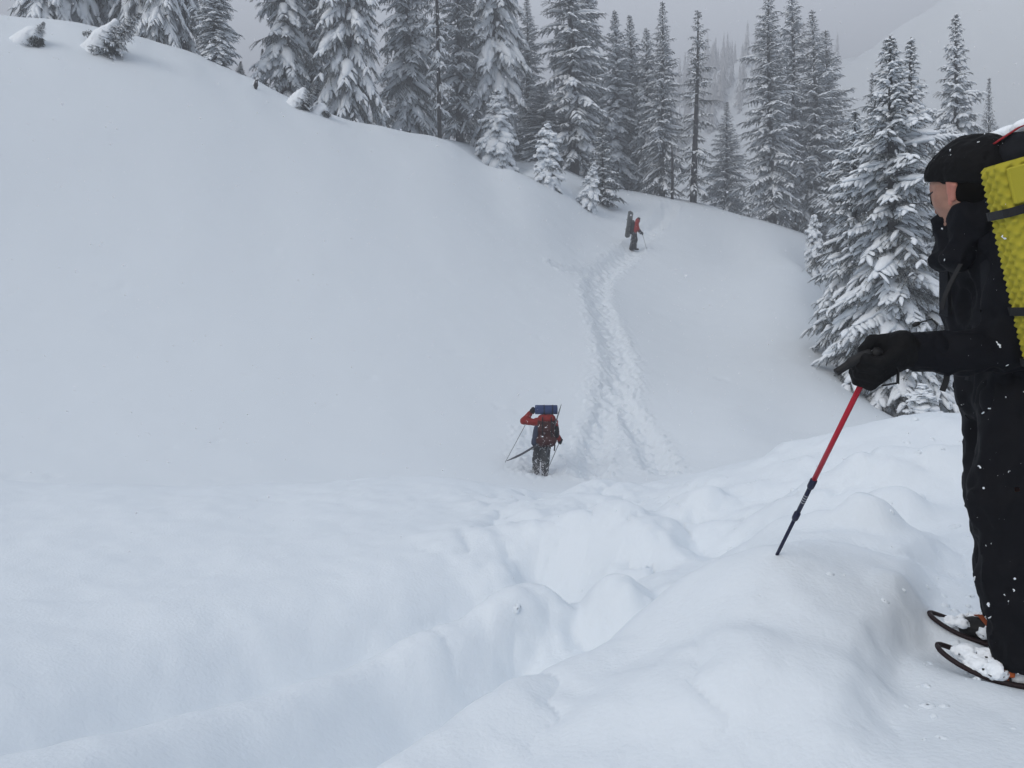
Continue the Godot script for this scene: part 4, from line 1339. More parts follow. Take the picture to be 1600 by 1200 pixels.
func foam_mat(w: float, h: float, d: float) -> ArrayMesh:
	var mb := MB.new()
	var pitch := 0.0172
	var around := int((2.0 * (w + d) - 0.07) / pitch / 2.0) * 2
	var ns := around * 5
	var nt := int(h / pitch) * 5
	for j in nt + 1:
		var y := h * j / nt
		var end := clampf(minf(y, h - y) / 0.012, 0.0, 1.0)
		for i in ns:
			var p: Array = round_rect(w, d, 0.02, float(i) / ns)
			var a := TAUF * i / ns * around * 0.5
			var b := TAUF * y / (pitch * 2.0)
			var bump := sin(a) * sin(b)
			bump = (bump + 0.55 * absf(bump)) * 0.0052
			# two folds run across the stack's narrow sides
			if absf(p[1].x) > 0.7: bump -= 0.006 * exp(-pow((absf(p[0].z) - d / 6.0) / 0.003, 2.0))
			mb.v.push_back(p[0] - V(0, 0.06, 0) + p[1] * (bump * end - 0.008 * (1.0 - end)) + V(0, y, 0))
	for j in nt:
		for i in ns:
			var a := j * ns + i
			var b := j * ns + (i + 1) % ns
			mb.ix.append_array(PackedInt32Array([a, b + ns, b, a, a + ns, b + ns]))
	for e in 2:
		var c := mb.v.size()
		mb.v.push_back(V(0, -0.06 + h * e, 0))
		var o := nt * ns * e
		for i in ns: mb.ix.append_array(PackedInt32Array([c, o + i, o + (i + 1) % ns] if e == 1 else [c, o + (i + 1) % ns, o + i]))
	return mb.done()


func snowshoe(where: Vector3, turn: float, label: String, seed_: int):
	var o := thing("snowshoe", where, label, "snowshoe", "snowshoes of the standing hiker")
	o.rotation = Vector3(0, -turn, 0)
	var frame_m := plain(Color(0.014, 0.006, 0.007), 0.6, "dark_red_frame")
	var deck_m := plain(Color(0.012, 0.012, 0.014), 0.7, "deck")
	var orange := plain(Color(0.45, 0.10, 0.02), 0.5, "orange_clip")
	var pts := []
	var n := 44
	for i in n + 1:
		var t := TAUF * i / n
		var x := -cos(t) * 0.34
		var wd := 0.105 * pow(absf(sin(t)), 0.75) * (1.0 if x < 0.1 else 1.0 - 0.35 * (x - 0.1) / 0.24)
		pts.append(V(x, 0.012 + 0.055 * pow(maxf(0.0, (-x - 0.14) / 0.2), 2.0), wd * signf(sin(t))))
	part("frame", tube_mesh(pts, filled(n + 1, 0.0085), 8), frame_m, o)
	var mb := MB.new()
	for i in 12:
		var x0 := -0.20 + 0.038 * i
		var x1 := x0 + 0.0375
		var w0 := 0.088 if x0 < 0.1 else 0.088 - 0.10 * (x0 - 0.1)
		mb.box(Transform3D(Basis(), V((x0 + x1) / 2, 0.010, 0)), V(x1 - x0, 0.004, w0 * 2.0), 0.001)
	part("deck", mb.done(false), deck_m, o)
	for x in [-0.15, -0.05, 0.07]:
		part("binding_strap", strap_mesh([V(x, 0.012, 0.085), V(x - 0.005, 0.06, 0.070), V(x - 0.01, 0.098, 0.03), V(x - 0.01, 0.098, -0.03), V(x - 0.005, 0.06, -0.070), V(x, 0.012, -0.085)], 0.016, 0.004, V(1, 0, 0)), deck_m, o)
		part("clip", box_mesh(Transform3D(Basis(), V(x, 0.040, 0.083)), V(0.030, 0.022, 0.012), 0.003), orange, o)
	var rg := RandomNumberGenerator.new()
	rg.seed = seed_
	var sp := []
	for i in 9:
		var x := rg.randf_range(-0.30, 0.32)
		var z := rg.randf_range(-0.06, 0.06)
		sp.append([V(x, 0.02 + 0.05 * pow(maxf(0.0, (-x - 0.14) / 0.2), 2.0), z), V(x + 0.05, 0.02, z + 0.01), rg.randf_range(0.012, 0.028), rg.randf_range(0.010, 0.022)])
	sp.append([V(-0.24, 0.030, 0.01), V(-0.14, 0.060, 0.03), 0.022, 0.030])
	sp.append([V(-0.18, 0.050, -0.04), V(-0.10, 0.075, -0.02), 0.018, 0.024])
	tag(part("deck_snow", flesh(sp, 0.006, 0.035, 0.007, 30.0), tree_snow, o), "", "", "", "stuff")


func pole(where: Vector3, to: Vector3, label: String, m: Material, grip: Material, r := 0.0085) -> Node3D:
	# stands in the snow at «where»; its grip is at «to»
	var o := thing("ski_pole", where, label, "ski pole")
	var d := (where - to).normalized()
	var top := to - where
	part("shaft", tube_mesh([top, -d * 0.0 + d * 0.25], [r, r * 0.7], 8), m, o)
	part("grip", tube_mesh([top - d * 0.05, top - d * 0.04, top + d * 0.07, top + d * 0.08], [0.010, 0.017, 0.015, 0.011], 8), grip, o)
	return o


func slope_skier():
	var O := at(0.70, -18.53)
	O.y = -3.83
	var red := fabric(Color(0.22, 0.020, 0.016), "red_jacket")
	var grey := fabric(Color(0.055, 0.058, 0.062), "grey_trouser")
	var dark := fabric(Color(0.014, 0.015, 0.018), "dark_gloves")
	var maroon := fabric(Color(0.050, 0.016, 0.015), "maroon_pack")
	var skin := plain(Color(0.36, 0.20, 0.145), 0.6, "skin")
	var o := thing("person", O, "skier in red jacket wading up the slope through deep powder, back turned", "person")
	var c := 0.020
	part("body", flesh([
		[V(0.10, 1.56, -0.22), V(0.10, 1.50, -0.24), 0.095, 0.085], [V(0.10, 1.56, -0.30), V(0.10, 1.52, -0.31), 0.055, 0.05], [V(0.10, 1.53, -0.36), V(0.10, 1.51, -0.365), 0.018, 0.018], [V(0.10, 1.46, -0.22), V(0.09, 1.36, -0.16), 0.055, 0.06],
		[V(0.0, 1.30, -0.14), V(0.18, 1.30, -0.14), 0.08, 0.08], [V(0.08, 1.25, -0.12), V(0.0, 0.92, -0.02), 0.12, 0.11],
		[V(-0.14, 1.32, -0.14), V(-0.42, 1.34, -0.18), 0.05, 0.045], [V(-0.42, 1.34, -0.18), V(-0.27, 1.53, -0.22), 0.042, 0.035], [V(0.28, 1.30, -0.14), V(0.30, 1.06, -0.14), 0.05, 0.042], [V(0.30, 1.06, -0.14), V(0.38, 0.91, -0.22), 0.042, 0.035],
		[V(-0.08, 0.90, 0.0), V(-0.14, 0.45, -0.10), 0.085, 0.06], [V(-0.14, 0.45, -0.10), V(-0.15, 0.02, 0.05), 0.055, 0.04], [V(0.07, 0.90, 0.0), V(0.05, 0.45, 0.02), 0.085, 0.06], [V(0.05, 0.45, 0.02), V(0.03, -0.05, 0.12), 0.055, 0.04],
	], 0.016, 0.04), skin, o)
	part("hat", flesh([[V(0.10, 1.60, -0.21), V(0.10, 1.56, -0.19), 0.105, 0.105]], 0.014, 0.02), dark, o)
	var jk := flesh([
		[V(-0.02, 1.28, -0.13), V(-0.06, 0.92, -0.02), 0.125, 0.125, 0.08], [V(0.17, 1.28, -0.13), V(0.08, 0.92, -0.02), 0.125, 0.125, 0.08], [V(-0.10, 1.34, -0.14), V(0.24, 1.34, -0.14), 0.09, 0.09, 0.06], [V(0.10, 1.42, -0.2), V(0.10, 1.38, -0.18), 0.09, 0.1, 0.06],
		[V(-0.14, 1.32, -0.14), V(-0.43, 1.345, -0.18), 0.082, 0.078, 0.05], [V(-0.43, 1.345, -0.18), V(-0.29, 1.51, -0.22), 0.075, 0.062, 0.04],
		[V(0.27, 1.32, -0.14), V(0.31, 1.06, -0.14), 0.082, 0.072, 0.05], [V(0.31, 1.06, -0.14), V(0.375, 0.93, -0.20), 0.068, 0.06, 0.04],
	], c, 0.05, 0.012, 8.0)
	part("jacket", jk, red, o)
	var tr := flesh([
		[V(-0.06, 0.93, -0.01), V(0.07, 0.93, -0.01), 0.125, 0.125, 0.06],
		[V(-0.09, 0.88, 0.0), V(-0.14, 0.47, -0.08), 0.115, 0.092, 0.05], [V(-0.14, 0.47, -0.08), V(-0.155, 0.0, 0.04), 0.09, 0.085, 0.04], [V(0.08, 0.88, 0.0), V(0.055, 0.47, 0.03), 0.115, 0.092, 0.05], [V(0.055, 0.47, 0.03), V(0.03, -0.06, 0.12), 0.09, 0.085, 0.04],
	], c, 0.05, 0.014, 8.0)
	part("trousers", tr, grey, o)
	flecks(tr, o, 130, 0.006, 0.020, 12, V(0, 0.2, 1))
	part("glove", flesh(glove_prims(V(-0.285, 1.515, -0.22), V(-0.255, 1.56, -0.225), V(-0.25, 1.52, -0.27), V(-0.20, 1.61, -0.25), 1.15), 0.008, 0.018), dark, o)
	part("glove", flesh(glove_prims(V(0.375, 0.93, -0.20), V(0.392, 0.895, -0.225), V(0.385, 0.83, -0.235), V(0.425, 0.93, -0.235), 1.15), 0.008, 0.018), dark, o)
	for s in [[-0.155, 0.04], [0.03, 0.12]]:
		part("boot", flesh([[V(s[0], -0.06, s[1] + 0.03), V(s[0], -0.07, s[1] - 0.19), 0.06, 0.05], [V(s[0], -0.05, s[1]), V(s[0], 0.10, s[1] - 0.01), 0.065, 0.07]], 0.014, 0.03), dark, o)
	flecks(jk, o, 40, 0.006, 0.016, 13, V(0, 0.4, 1))
	# pack
	var pk := thing("backpack", O + V(0.06, 0.86, 0.12), "snow dusted maroon backpack on the skier in red", "backpack")
	var pb := flesh([[V(-0.08, 0.06, 0.0), V(-0.06, 0.50, -0.05), 0.125, 0.12, 0.08], [V(0.10, 0.06, 0.0), V(0.10, 0.50, -0.05), 0.125, 0.12, 0.08], [V(-0.12, 0.1, 0.11), V(0.14, 0.1, 0.11), 0.10, 0.10, 0.06], [V(-0.09, 0.34, 0.08), V(0.11, 0.34, 0.08), 0.08, 0.08, 0.06]], 0.016, 0.06, 0.012, 8.0)
	part("pack_body", pb, maroon, pk)
	part("lid", flesh([[V(-0.09, 0.58, -0.02), V(0.13, 0.58, -0.02), 0.09, 0.09], [V(-0.07, 0.60, 0.05), V(0.12, 0.60, 0.05), 0.065, 0.065]], 0.014, 0.05, 0.010, 10.0), red, pk)
	part("side_pocket", flesh([[V(-0.255, 0.03, 0.02), V(-0.205, 0.36, 0.0), 0.075, 0.065]], 0.014, 0.03, 0.008, 10.0), fabric(Color(0.035, 0.045, 0.075), "slate_blue"), pk)
	part("side_pocket", flesh([[V(0.235, 0.20, 0.02), V(0.245, 0.36, 0.0), 0.065, 0.055]], 0.014, 0.03, 0.008, 10.0), dark, pk)
	for x in [-0.08, 0.12]:
		part("strap", strap_mesh([V(x, 0.68, 0.02), V(x, 0.62, 0.12), V(x, 0.40, 0.165), V(x, 0.12, 0.175), V(x, -0.02, 0.12)], 0.025, 0.006, V(1, 0, 0)), dark, pk)
	part("hanging_strap", strap_mesh([V(0.19, 0.10, 0.08), V(0.20, -0.02, 0.09), V(0.19, -0.14, 0.09)], 0.03, 0.008, V(1, 0, 0)), dark, pk)
	part("hanging_strap", strap_mesh([V(-0.24, -0.02, 0.05), V(-0.31, -0.07, 0.06), V(-0.34, -0.10, 0.06), V(-0.28, -0.12, 0.06), V(-0.23, -0.08, 0.06)], 0.035, 0.008, V(0, 0, 1)), dark, pk)
	flecks(pb, pk, 60, 0.006, 0.020, 14, V(0, 0.4, 1))
	# rolled mat across the top
	var mt := thing("sleeping_mat", O + V(0.07, 1.64, 0.10), "blue rolled sleeping mat lying across the top of the maroon backpack", "sleeping mat")
	var blue := plain(Color(0.026, 0.046, 0.125), 0.85, "blue_foam")
	part("roll", tube_mesh([V(-0.248, 0, 0), V(-0.245, 0, 0), V(0.245, 0, 0), V(0.248, 0, 0)], [0.098, 0.104, 0.104, 0.098], 22), blue, mt)
	for s in [-1.0, 1.0]:
		var sp := []
		for i in 60:
			var a := i * 0.32
			sp.append(V(0.249 * s, sin(a) * 0.0052 * a, cos(a) * 0.0052 * a))
		part("rolled_end", tube_mesh(sp, filled(60, 0.004), 5), plain(Color(0.025, 0.05, 0.14), 0.9, "blue_edge"), mt)
	for x in [-0.05, 0.14]: part("strap", tube_mesh([V(x - 0.012, 0, 0), V(x - 0.011, 0, 0), V(x + 0.011, 0, 0), V(x + 0.012, 0, 0)], [0.104, 0.107, 0.107, 0.104], 22), dark, mt)
	# a ski on each side of the pack
	var ski_m := plain(Color(0.045, 0.050, 0.062), 0.35, "ski_topsheet")
	ski(O + V(0.36, 1.62, 0.16), V(-0.30, -1.0, 0.05), V(0.10, 0.30, -0.1), 1.05, "ski with its dark tip rising at the right edge of the maroon backpack", ski_m)
	ski(O + V(-0.66, 0.535, 0.20), V(0.66, 0.40, -0.02), V(-0.16, -0.04, 0.02), 1.0, "ski jutting out low to the left behind the skier's hip", ski_m)
	var steel := plain(Color(0.10, 0.105, 0.115), 0.4, "pole_metal")
	pole(O + V(-0.74, 0.62, -0.10), O + V(-0.225, 1.565, -0.262), "thin ski pole hanging from the skier's raised left hand", steel, dark)
	pole(O + V(0.08, 0.20, 0.05), O + V(0.405, 0.88, -0.235), "thin ski pole planted beside the skier's right leg", steel, dark)
	# powder thrown up round the legs
	var rg := RandomNumberGenerator.new()
	rg.seed = 77
	var m := MultiMesh.new()
	m.transform_format = MultiMesh.TRANSFORM_3D
	m.mesh = flake_mesh()
	m.instance_count = 2600
	for i in 2600:
		var a := rg.randf() * TAUF
		var r := absf(rg.randfn(0.0, 0.30))
		var y := pow(rg.randf(), 2.2) * 0.55 * exp(-r * 1.3)
		var s := rg.randf_range(0.003, 0.010) * (1.6 - y * 2.0)
		m.set_instance_transform(i, Transform3D(Basis.from_euler(V(rg.randf() * 6.0, rg.randf() * 6.0, 0)) * Basis.from_scale(V(s, s, s)), O + V(-0.06 + cos(a) * r * 1.3, -0.02 + y, 0.16 + sin(a) * r * 0.7)))
	var sp := MultiMeshInstance3D.new()
	sp.name = "powder_spray"
	sp.multimesh = m
	sp.material_override = flake_m
	add_child(sp)
	tag(sp, "loose powder thrown up round the wading skier's legs", "", "", "stuff")


func ski(tip: Vector3, along: Vector3, up: Vector3, length: float, label: String, m: Material):
	# from the upturned tip along the blade
	var o := thing("ski", tip, label, "ski")
	var d := along.normalized()
	var side := d.cross(V(0, 0, 1)).normalized()
	var mb := MB.new()
	var n := 16
	var pts := []
	for i in n + 1:
		var t := float(i) / n
		var curl := pow(maxf(0.0, 1.0 - t / 0.28), 2.0)
		pts.append(d * (length * t) + up.normalized() * 0.16 * curl)
	for i in n:
		var t0 := float(i) / n
		var t1 := float(i + 1) / n
		var w0 := 0.038 * pow(clampf(t0 / 0.1, 0.12, 1.0), 0.6)
		var w1 := 0.038 * pow(clampf(t1 / 0.1, 0.12, 1.0), 0.6)
		var y: Vector3 = (pts[i + 1] - pts[i]).normalized()
		var nz: Vector3 = side.cross(y).normalized()
		var th := nz * 0.008
		var s0 := (side * 0.45 + V(0, 0, 0.9)).normalized() * w0
		var s1 := (side * 0.45 + V(0, 0, 0.9)).normalized() * w1
		mb.quad(pts[i] - s0 + th, pts[i] + s0 + th, pts[i + 1] + s1 + th, pts[i + 1] - s1 + th)
		mb.quad(pts[i] + s0 - th, pts[i] - s0 - th, pts[i + 1] - s1 - th, pts[i + 1] + s1 - th)
		mb.quad(pts[i] + s0 + th, pts[i] + s0 - th, pts[i + 1] + s1 - th, pts[i + 1] + s1 + th)
		mb.quad(pts[i] - s0 - th, pts[i] - s0 + th, pts[i + 1] - s1 + th, pts[i + 1] - s1 - th)
	part("blade", mb.done(false), m, o)
	part("binding", box_mesh(Transform3D(Basis(d, side, d.cross(side)), d * length * 0.62), V(0.16, 0.035, 0.05), 0.004), m, o)


func far_hiker():
	var O := at(6.42, -44.54)
	O.y = 3.36
	var red := fabric(Color(0.26, 0.016, 0.014), "red_jacket")
	var dark := fabric(Color(0.020, 0.021, 0.024), "dark_trouser")
	var skin := plain(Color(0.36, 0.20, 0.145), 0.6, "skin")
	var o := thing("person", O, "hiker in hooded red jacket and dark trousers far up the track, bent over a pole", "person")
	part("body", flesh([
		[V(0.30, 1.52, 0), V(0.31, 1.47, 0), 0.085, 0.075], [V(0.34, 1.45, 0), V(0.345, 1.44, 0), 0.055, 0.05], [V(0.385, 1.47, 0), V(0.39, 1.46, 0), 0.02, 0.02], [V(0.28, 1.42, 0), V(0.22, 1.32, 0), 0.055, 0.06],
		[V(0.20, 1.30, -0.12), V(0.20, 1.30, 0.12), 0.075, 0.075], [V(0.20, 1.28, 0), V(0.10, 0.86, 0), 0.12, 0.115],
		[V(0.21, 1.31, 0.15), V(0.28, 1.02, 0.18), 0.045, 0.04], [V(0.28, 1.02, 0.18), V(0.47, 0.82, 0.14), 0.038, 0.03], [V(0.21, 1.31, -0.15), V(0.28, 1.02, -0.18), 0.045, 0.04], [V(0.28, 1.02, -0.18), V(0.42, 0.88, -0.16), 0.038, 0.03],
		[V(0.10, 0.85, 0.08), V(0.16, 0.45, 0.09), 0.08, 0.06], [V(0.16, 0.45, 0.09), V(0.10, 0.02, 0.09), 0.055, 0.04], [V(0.10, 0.85, -0.08), V(0.02, 0.45, -0.09), 0.08, 0.06], [V(0.02, 0.45, -0.09), V(-0.06, 0.02, -0.09), 0.055, 0.04],
	], 0.022, 0.04), skin, o)
	part("jacket", flesh([
		[V(0.20, 1.27, 0.07), V(0.12, 0.88, 0.08), 0.125, 0.125, 0.08], [V(0.20, 1.27, -0.07), V(0.12, 0.88, -0.08), 0.125, 0.125, 0.08], [V(0.20, 1.33, 0.12), V(0.20, 1.33, -0.12), 0.085, 0.085, 0.06],
		[V(0.27, 1.50, 0), V(0.28, 1.44, 0), 0.112, 0.10, 0.05], [V(0.235, 1.40, 0), V(0.22, 1.36, 0), 0.10, 0.10, 0.05],
		[V(0.21, 1.31, 0.16), V(0.285, 1.02, 0.185), 0.08, 0.072, 0.05], [V(0.285, 1.02, 0.185), V(0.36, 0.93, 0.17), 0.068, 0.06, 0.04], [V(0.21, 1.31, -0.16), V(0.285, 1.02, -0.185), 0.08, 0.072, 0.05], [V(0.285, 1.02, -0.185), V(0.38, 0.92, -0.17), 0.068, 0.06, 0.04],
	], 0.022, 0.05, 0.010, 9.0, [[V(0.375, 1.46, 0), V(1, 0.1, 0).normalized()]]), red, o)
	part("hat", flesh([[V(0.315, 1.57, 0), V(0.335, 1.56, 0), 0.085, 0.08]], 0.018, 0.02), dark, o)
	part("gauntlet", flesh([[V(0.345, 0.95, 0.175), V(0.45, 0.84, 0.145), 0.07, 0.055]], 0.016, 0.02), dark, o)
	part("glove", flesh(glove_prims(V(0.44, 0.85, 0.145), V(0.475, 0.81, 0.14), V(0.49, 0.73, 0.15), V(0.525, 0.83, 0.13), 1.15), 0.010, 0.018), dark, o)
	part("glove", flesh(glove_prims(V(0.38, 0.92, -0.17), V(0.42, 0.88, -0.165), V(0.44, 0.80, -0.16), V(0.47, 0.90, -0.16), 1.15), 0.010, 0.018), dark, o)
	var tr := flesh([
		[V(0.10, 0.88, 0.06), V(0.10, 0.88, -0.06), 0.125, 0.125, 0.06], [V(0.10, 0.84, 0.08), V(0.17, 0.45, 0.09), 0.115, 0.10, 0.05], [V(0.17, 0.45, 0.09), V(0.11, 0.0, 0.09), 0.10, 0.10, 0.05],
		[V(0.10, 0.84, -0.08), V(0.03, 0.45, -0.09), 0.115, 0.10, 0.05], [V(0.03, 0.45, -0.09), V(-0.05, 0.0, -0.09), 0.10, 0.10, 0.05],
	], 0.022, 0.05, 0.014, 8.0)
	part("trousers", tr, dark, o)
	flecks(tr, o, 60, 0.010, 0.028, 15, V(0.2, 0.2, 1))
	for s in [[0.11, 0.09], [-0.05, -0.09]]:
		part("boot", flesh([[V(s[0] - 0.02, -0.03, s[1]), V(s[0] + 0.19, -0.04, s[1]), 0.06, 0.05], [V(s[0], -0.02, s[1]), V(s[0], 0.12, s[1]), 0.065, 0.07]], 0.016, 0.03), dark, o)
	var pk := thing("backpack", O + V(-0.02, 0.82, 0), "dark backpack between the far hiker's red jacket and the grey snowboard", "backpack")
	part("pack_body", flesh([[V(0.0, 0.05, 0.07), V(0.05, 0.50, 0.07), 0.12, 0.11, 0.08], [V(0.0, 0.05, -0.07), V(0.05, 0.50, -0.07), 0.12, 0.11, 0.08]], 0.02, 0.05, 0.010, 8.0), dark, pk)
	part("lid", flesh([[V(0.03, 0.60, 0.07), V(0.03, 0.60, -0.07), 0.09, 0.09]], 0.02, 0.05, 0.008, 8.0), fabric(Color(0.09, 0.095, 0.10), "grey_lid"), pk)
	for y in [0.1, 0.35]: part("strap", strap_mesh([V(0.0, y, 0.19), V(-0.16, y - 0.02, 0.17), V(-0.20, y - 0.02, 0.0), V(-0.16, y - 0.02, -0.17), V(0.0, y, -0.19)], 0.025, 0.008, V(0, 1, 0)), dark, pk)
	# snowboard carried upright on the pack
	var sb := thing("snowboard", O + V(-0.185, 1.28, 0.02), "grey snowboard with rounded nose carried upright behind the far hiker", "snowboard")
	sb.transform.basis = Basis(V(0, 0, 1), -0.13) * Basis(V(0, 1, 0), -1.25)
	var topm := plain(Color(0.20, 0.215, 0.215), 0.55, "board_topsheet")
	topm.albedo_texture = noise_tex(0.02, 41, 0.55, 1.0, 128)
	topm.uv1_triplanar = true
	var mb := MB.new()
	var n := 30
	for i in n:
		for s in [-1.0, 1.0]:
			var q := []
			for t in [float(i) / n, float(i + 1) / n]:
				var y := lerpf(-0.72, 0.72, t)
				var e := clampf((0.72 - absf(y)) / 0.16, 0.0, 1.0)
				var w := 0.165 * sqrt(1.0 - (1.0 - e) * (1.0 - e)) * (1.0 - 0.10 * cos(y / 0.72 * 1.5))
				var curl := 0.06 * pow(maxf(0.0, (absf(y) - 0.52) / 0.2), 2.0)
				q.append([y, w, -curl])
			mb.quad(V(-q[0][2] * 0 + q[0][2] + 0.005 * s, q[0][0], -q[0][1]), V(q[0][2] + 0.005 * s, q[0][0], q[0][1]), V(q[1][2] + 0.005 * s, q[1][0], q[1][1]), V(q[1][2] + 0.005 * s, q[1][0], -q[1][1]))
			mb.quad(V(q[0][2] - 0.005, q[0][0], q[0][1] * s), V(q[0][2] + 0.005, q[0][0], q[0][1] * s), V(q[1][2] + 0.005, q[1][0], q[1][1] * s), V(q[1][2] - 0.005, q[1][0], q[1][1] * s))
	part("board", mb.done(false), topm, sb)
	for y in [-0.26, 0.24]:
		part("binding", flesh([[V(-0.03, y, -0.10), V(-0.03, y, 0.10), 0.03, 0.03], [V(-0.04, y, 0.09), V(-0.16, y, 0.11), 0.022, 0.018], [V(-0.10, y, 0.0), V(-0.04, y, 0.0), 0.02, 0.03]], 0.014, 0.02), dark, sb)
	var steel := plain(Color(0.10, 0.105, 0.115), 0.4, "pole_metal")
	pole(O + V(0.67, 0.22, 0.15), O + V(0.51, 0.79, 0.14), "thin ski pole planted ahead of the far hiker", steel, dark, 0.011)
	# loose snow of the track banked in front of the hiker's boots


# ------------------------------------------------------------------ small things in the snow
func needle_clump(c: Vector3, r: Vector3, n: int, ln: float, seed_: int, hang := 0.6) -> ArrayMesh:
	var rg := RandomNumberGenerator.new()
	rg.seed = seed_
	var mb := MB.new()
	for i in n:
		var d := Vector3(rg.randfn(), rg.randfn(), rg.randfn()).normalized() * pow(rg.randf(), 0.4)
		var q := c + d * r
		var t := (d + V(0, -hang, 0) + Vector3(rg.randf_range(-0.5, 0.5), rg.randf_range(-0.5, 0.5), rg.randf_range(-0.5, 0.5))).normalized()
		var s := t.cross(Vector3(rg.randfn(), rg.randfn(), rg.randfn())).normalized()
		var g := rg.randf_range(0.7, 1.4)
		tuft(mb, q, t * ln * rg.randf_range(0.7, 1.5), s, ln * 0.20, Color(0.026 * g, 0.032 * g, 0.027 * g))
	return mb.done(false)


func build_saplings():
	# nearly buried: a cap of snow, needles showing on the sheltered right side
	var rows := [
		[-18.84, -33.3, 1.25, 0.62, 0.0, "young tree buried in a smooth mound, top left, dark needles on its right"],
		[-16.67, -34.6, 1.35, 1.10, 0.85, "young tree bent over to the right under snow, fringe of dark needles hanging down"],
		[-9.90, -39.3, 0.95, 0.75, 0.3, "half buried young tree at the foot of the left big fir, needles on its right"],
		[-9.03, -39.9, 0.85, 0.42, 0.1, "low white mound with dark needle tip at its right end, below two firs"],
	]
	var i := 0
	for w in rows:
		var o := thing("buried_sapling", at(w[0], w[1], 0.12), w[5], "sapling", "young trees buried on the upper left slope")
		var L: float = w[2]
		var H: float = w[3]
		var k: float = w[4]
		var cap := [[V(-L * 1.15, -0.12, 0.05), V(-L * 0.3, H * 0.25, 0), 0.10, 0.28], [V(-L * 0.55, -0.05, 0), V(0, H * 0.55, 0), 0.20, 0.28 + 0.1 * H], [V(-L * 0.2, 0.0, 0.15), V(L * 0.12, H * 0.7, 0.0), 0.30, 0.24 + 0.05 * H], [V(-L * 0.2, 0.0, -0.2), V(L * 0.15, H * 0.6, 0.0), 0.3, 0.2]]
		if k > 0.2: cap.append([V(0.0, H * 0.55, 0), V(L * 0.42 * k + 0.12, H * 1.18, 0), 0.28, 0.13])
		part("snow_cap", flesh(cap, 0.045, 0.22, 0.03, 3.0), tree_snow, o)
		var crook := Basis(V(0, 0, 1), -lerpf(0.55, 0.80, minf(k, 1.0)))
		var hh: float = [1.25, 2.5, 1.5, 1.15][i]
		var rr: float = [0.42, 0.62, 0.48, 0.34][i]
		var x := Transform3D(crook * Basis(V(0, 1, 0), 1.3 * i) * Basis.from_scale(V(rr / 0.9, hh / 5.0, rr / 0.9)), V(-0.05, -0.15, 0))
		for piece in [["trunk", kinds.B3.trunk, bark], ["crown", kinds.B3.crown, needle], ["snow_load", kinds.B3.snow, tree_snow]]:
			var pc := part(piece[0], piece[1], piece[2], o)
			pc.transform = x
			if piece[0] != "trunk": tag(pc, "", "", "", "stuff")
		part("needles", needle_clump(V(L * 0.22 + 0.12 * k, H * 0.30, 0.05), V(0.16 + 0.06 * L, 0.22 * H + 0.08, 0.30), 500, 0.13, 70 + i, 1.2), needle, o)
		i += 1
	var st := thing("tree_stump", at(-11.59, -38.3, 0.1), "short dark broken stump sticking out of the ridge in the sky gap", "stump")
	part("trunk", tube_mesh([V(0.0, -0.2, 0), V(0.02, 0.25, 0), V(0.06, 0.50, 0)], [0.13, 0.11, 0.06], 8), bark, st)
	part("snow_cap", flesh([[V(-0.06, 0.30, 0), V(0.05, 0.50, 0), 0.06, 0.05]], 0.02, 0.03), tree_snow, st)
	var tw := thing("twig", at(-17.40, -34.9, 0.05), "bare little twig poking out between mound and bent sapling", "twig")
	part("branch", tube_mesh([V(0, -0.1, 0), V(0.03, 0.22, 0), V(0.10, 0.48, 0)], [0.02, 0.016, 0.008], 5), bark, tw)
	part("branch", tube_mesh([V(0.03, 0.22, 0), V(-0.12, 0.40, 0.03)], [0.012, 0.006], 5), bark, tw)
	part("needles", joined([needle_clump(V(0.08, 0.44, 0), V(0.12, 0.10, 0.1), 50, 0.08, 97), needle_clump(V(-0.1, 0.38, 0.02), V(0.09, 0.07, 0.08), 40, 0.08, 98)]), needle, tw)
	var sn := thing("dead_tree", at(11.37, -59.6, 0.2), "thin grey dead snag, bare pole left of the lone slim ragged conifer", "dead tree")
	part("trunk", tube_mesh([V(0.0, -0.5, 0), V(0.02, 1.5, 0), V(-0.03, 3.0, 0), V(-0.06, 3.9, 0)], [0.11, 0.095, 0.075, 0.03], 8), bark, sn)
	part("branch_stub", tube_mesh([V(0.0, 2.2, 0), V(0.28, 2.35, 0.1)], [0.025, 0.01], 5), bark, sn)
	part("branch_stub", tube_mesh([V(0.0, 1.2, 0), V(-0.22, 1.3, 0.1)], [0.025, 0.01], 5), bark, sn)


# ------------------------------------------------------------------ falling snow
func build_snowfall():
	var rg := RandomNumberGenerator.new()
	rg.seed = 202
	var m := MultiMesh.new()
	m.transform_format = MultiMesh.TRANSFORM_3D
	m.mesh = flake_mesh()
	var spots := []
	for i in 36000:
		var d := lerpf(1.2, 46.0, pow(rg.randf(), 0.62))
		var a := rg.randf_range(-0.75, 0.75)
		var p := V(d * sin(a), d * rg.randf_range(-0.34, 0.52), -d * cos(a))
		spots.append(p)
	m.instance_count = spots.size()
	for i in spots.size():
		var d: float = spots[i].length()
		var s := rg.randf_range(0.0012, 0.0030) if d < 6.0 else rg.randf_range(0.0035, 0.0085)
		m.set_instance_transform(i, Transform3D(Basis.from_euler(V(rg.randf() * 6.0, rg.randf() * 6.0, rg.randf() * 6.0)) * Basis.from_scale(V(s, s * rg.randf_range(0.5, 1.0), s)), spots[i]))
	var o := MultiMeshInstance3D.new()
	o.name = "falling_snow"
	o.multimesh = m
	o.material_override = flake_m
	add_child(o)
	tag(o, "snowflakes drifting through the air", "snow", "", "stuff")


var flake_m: StandardMaterial3D


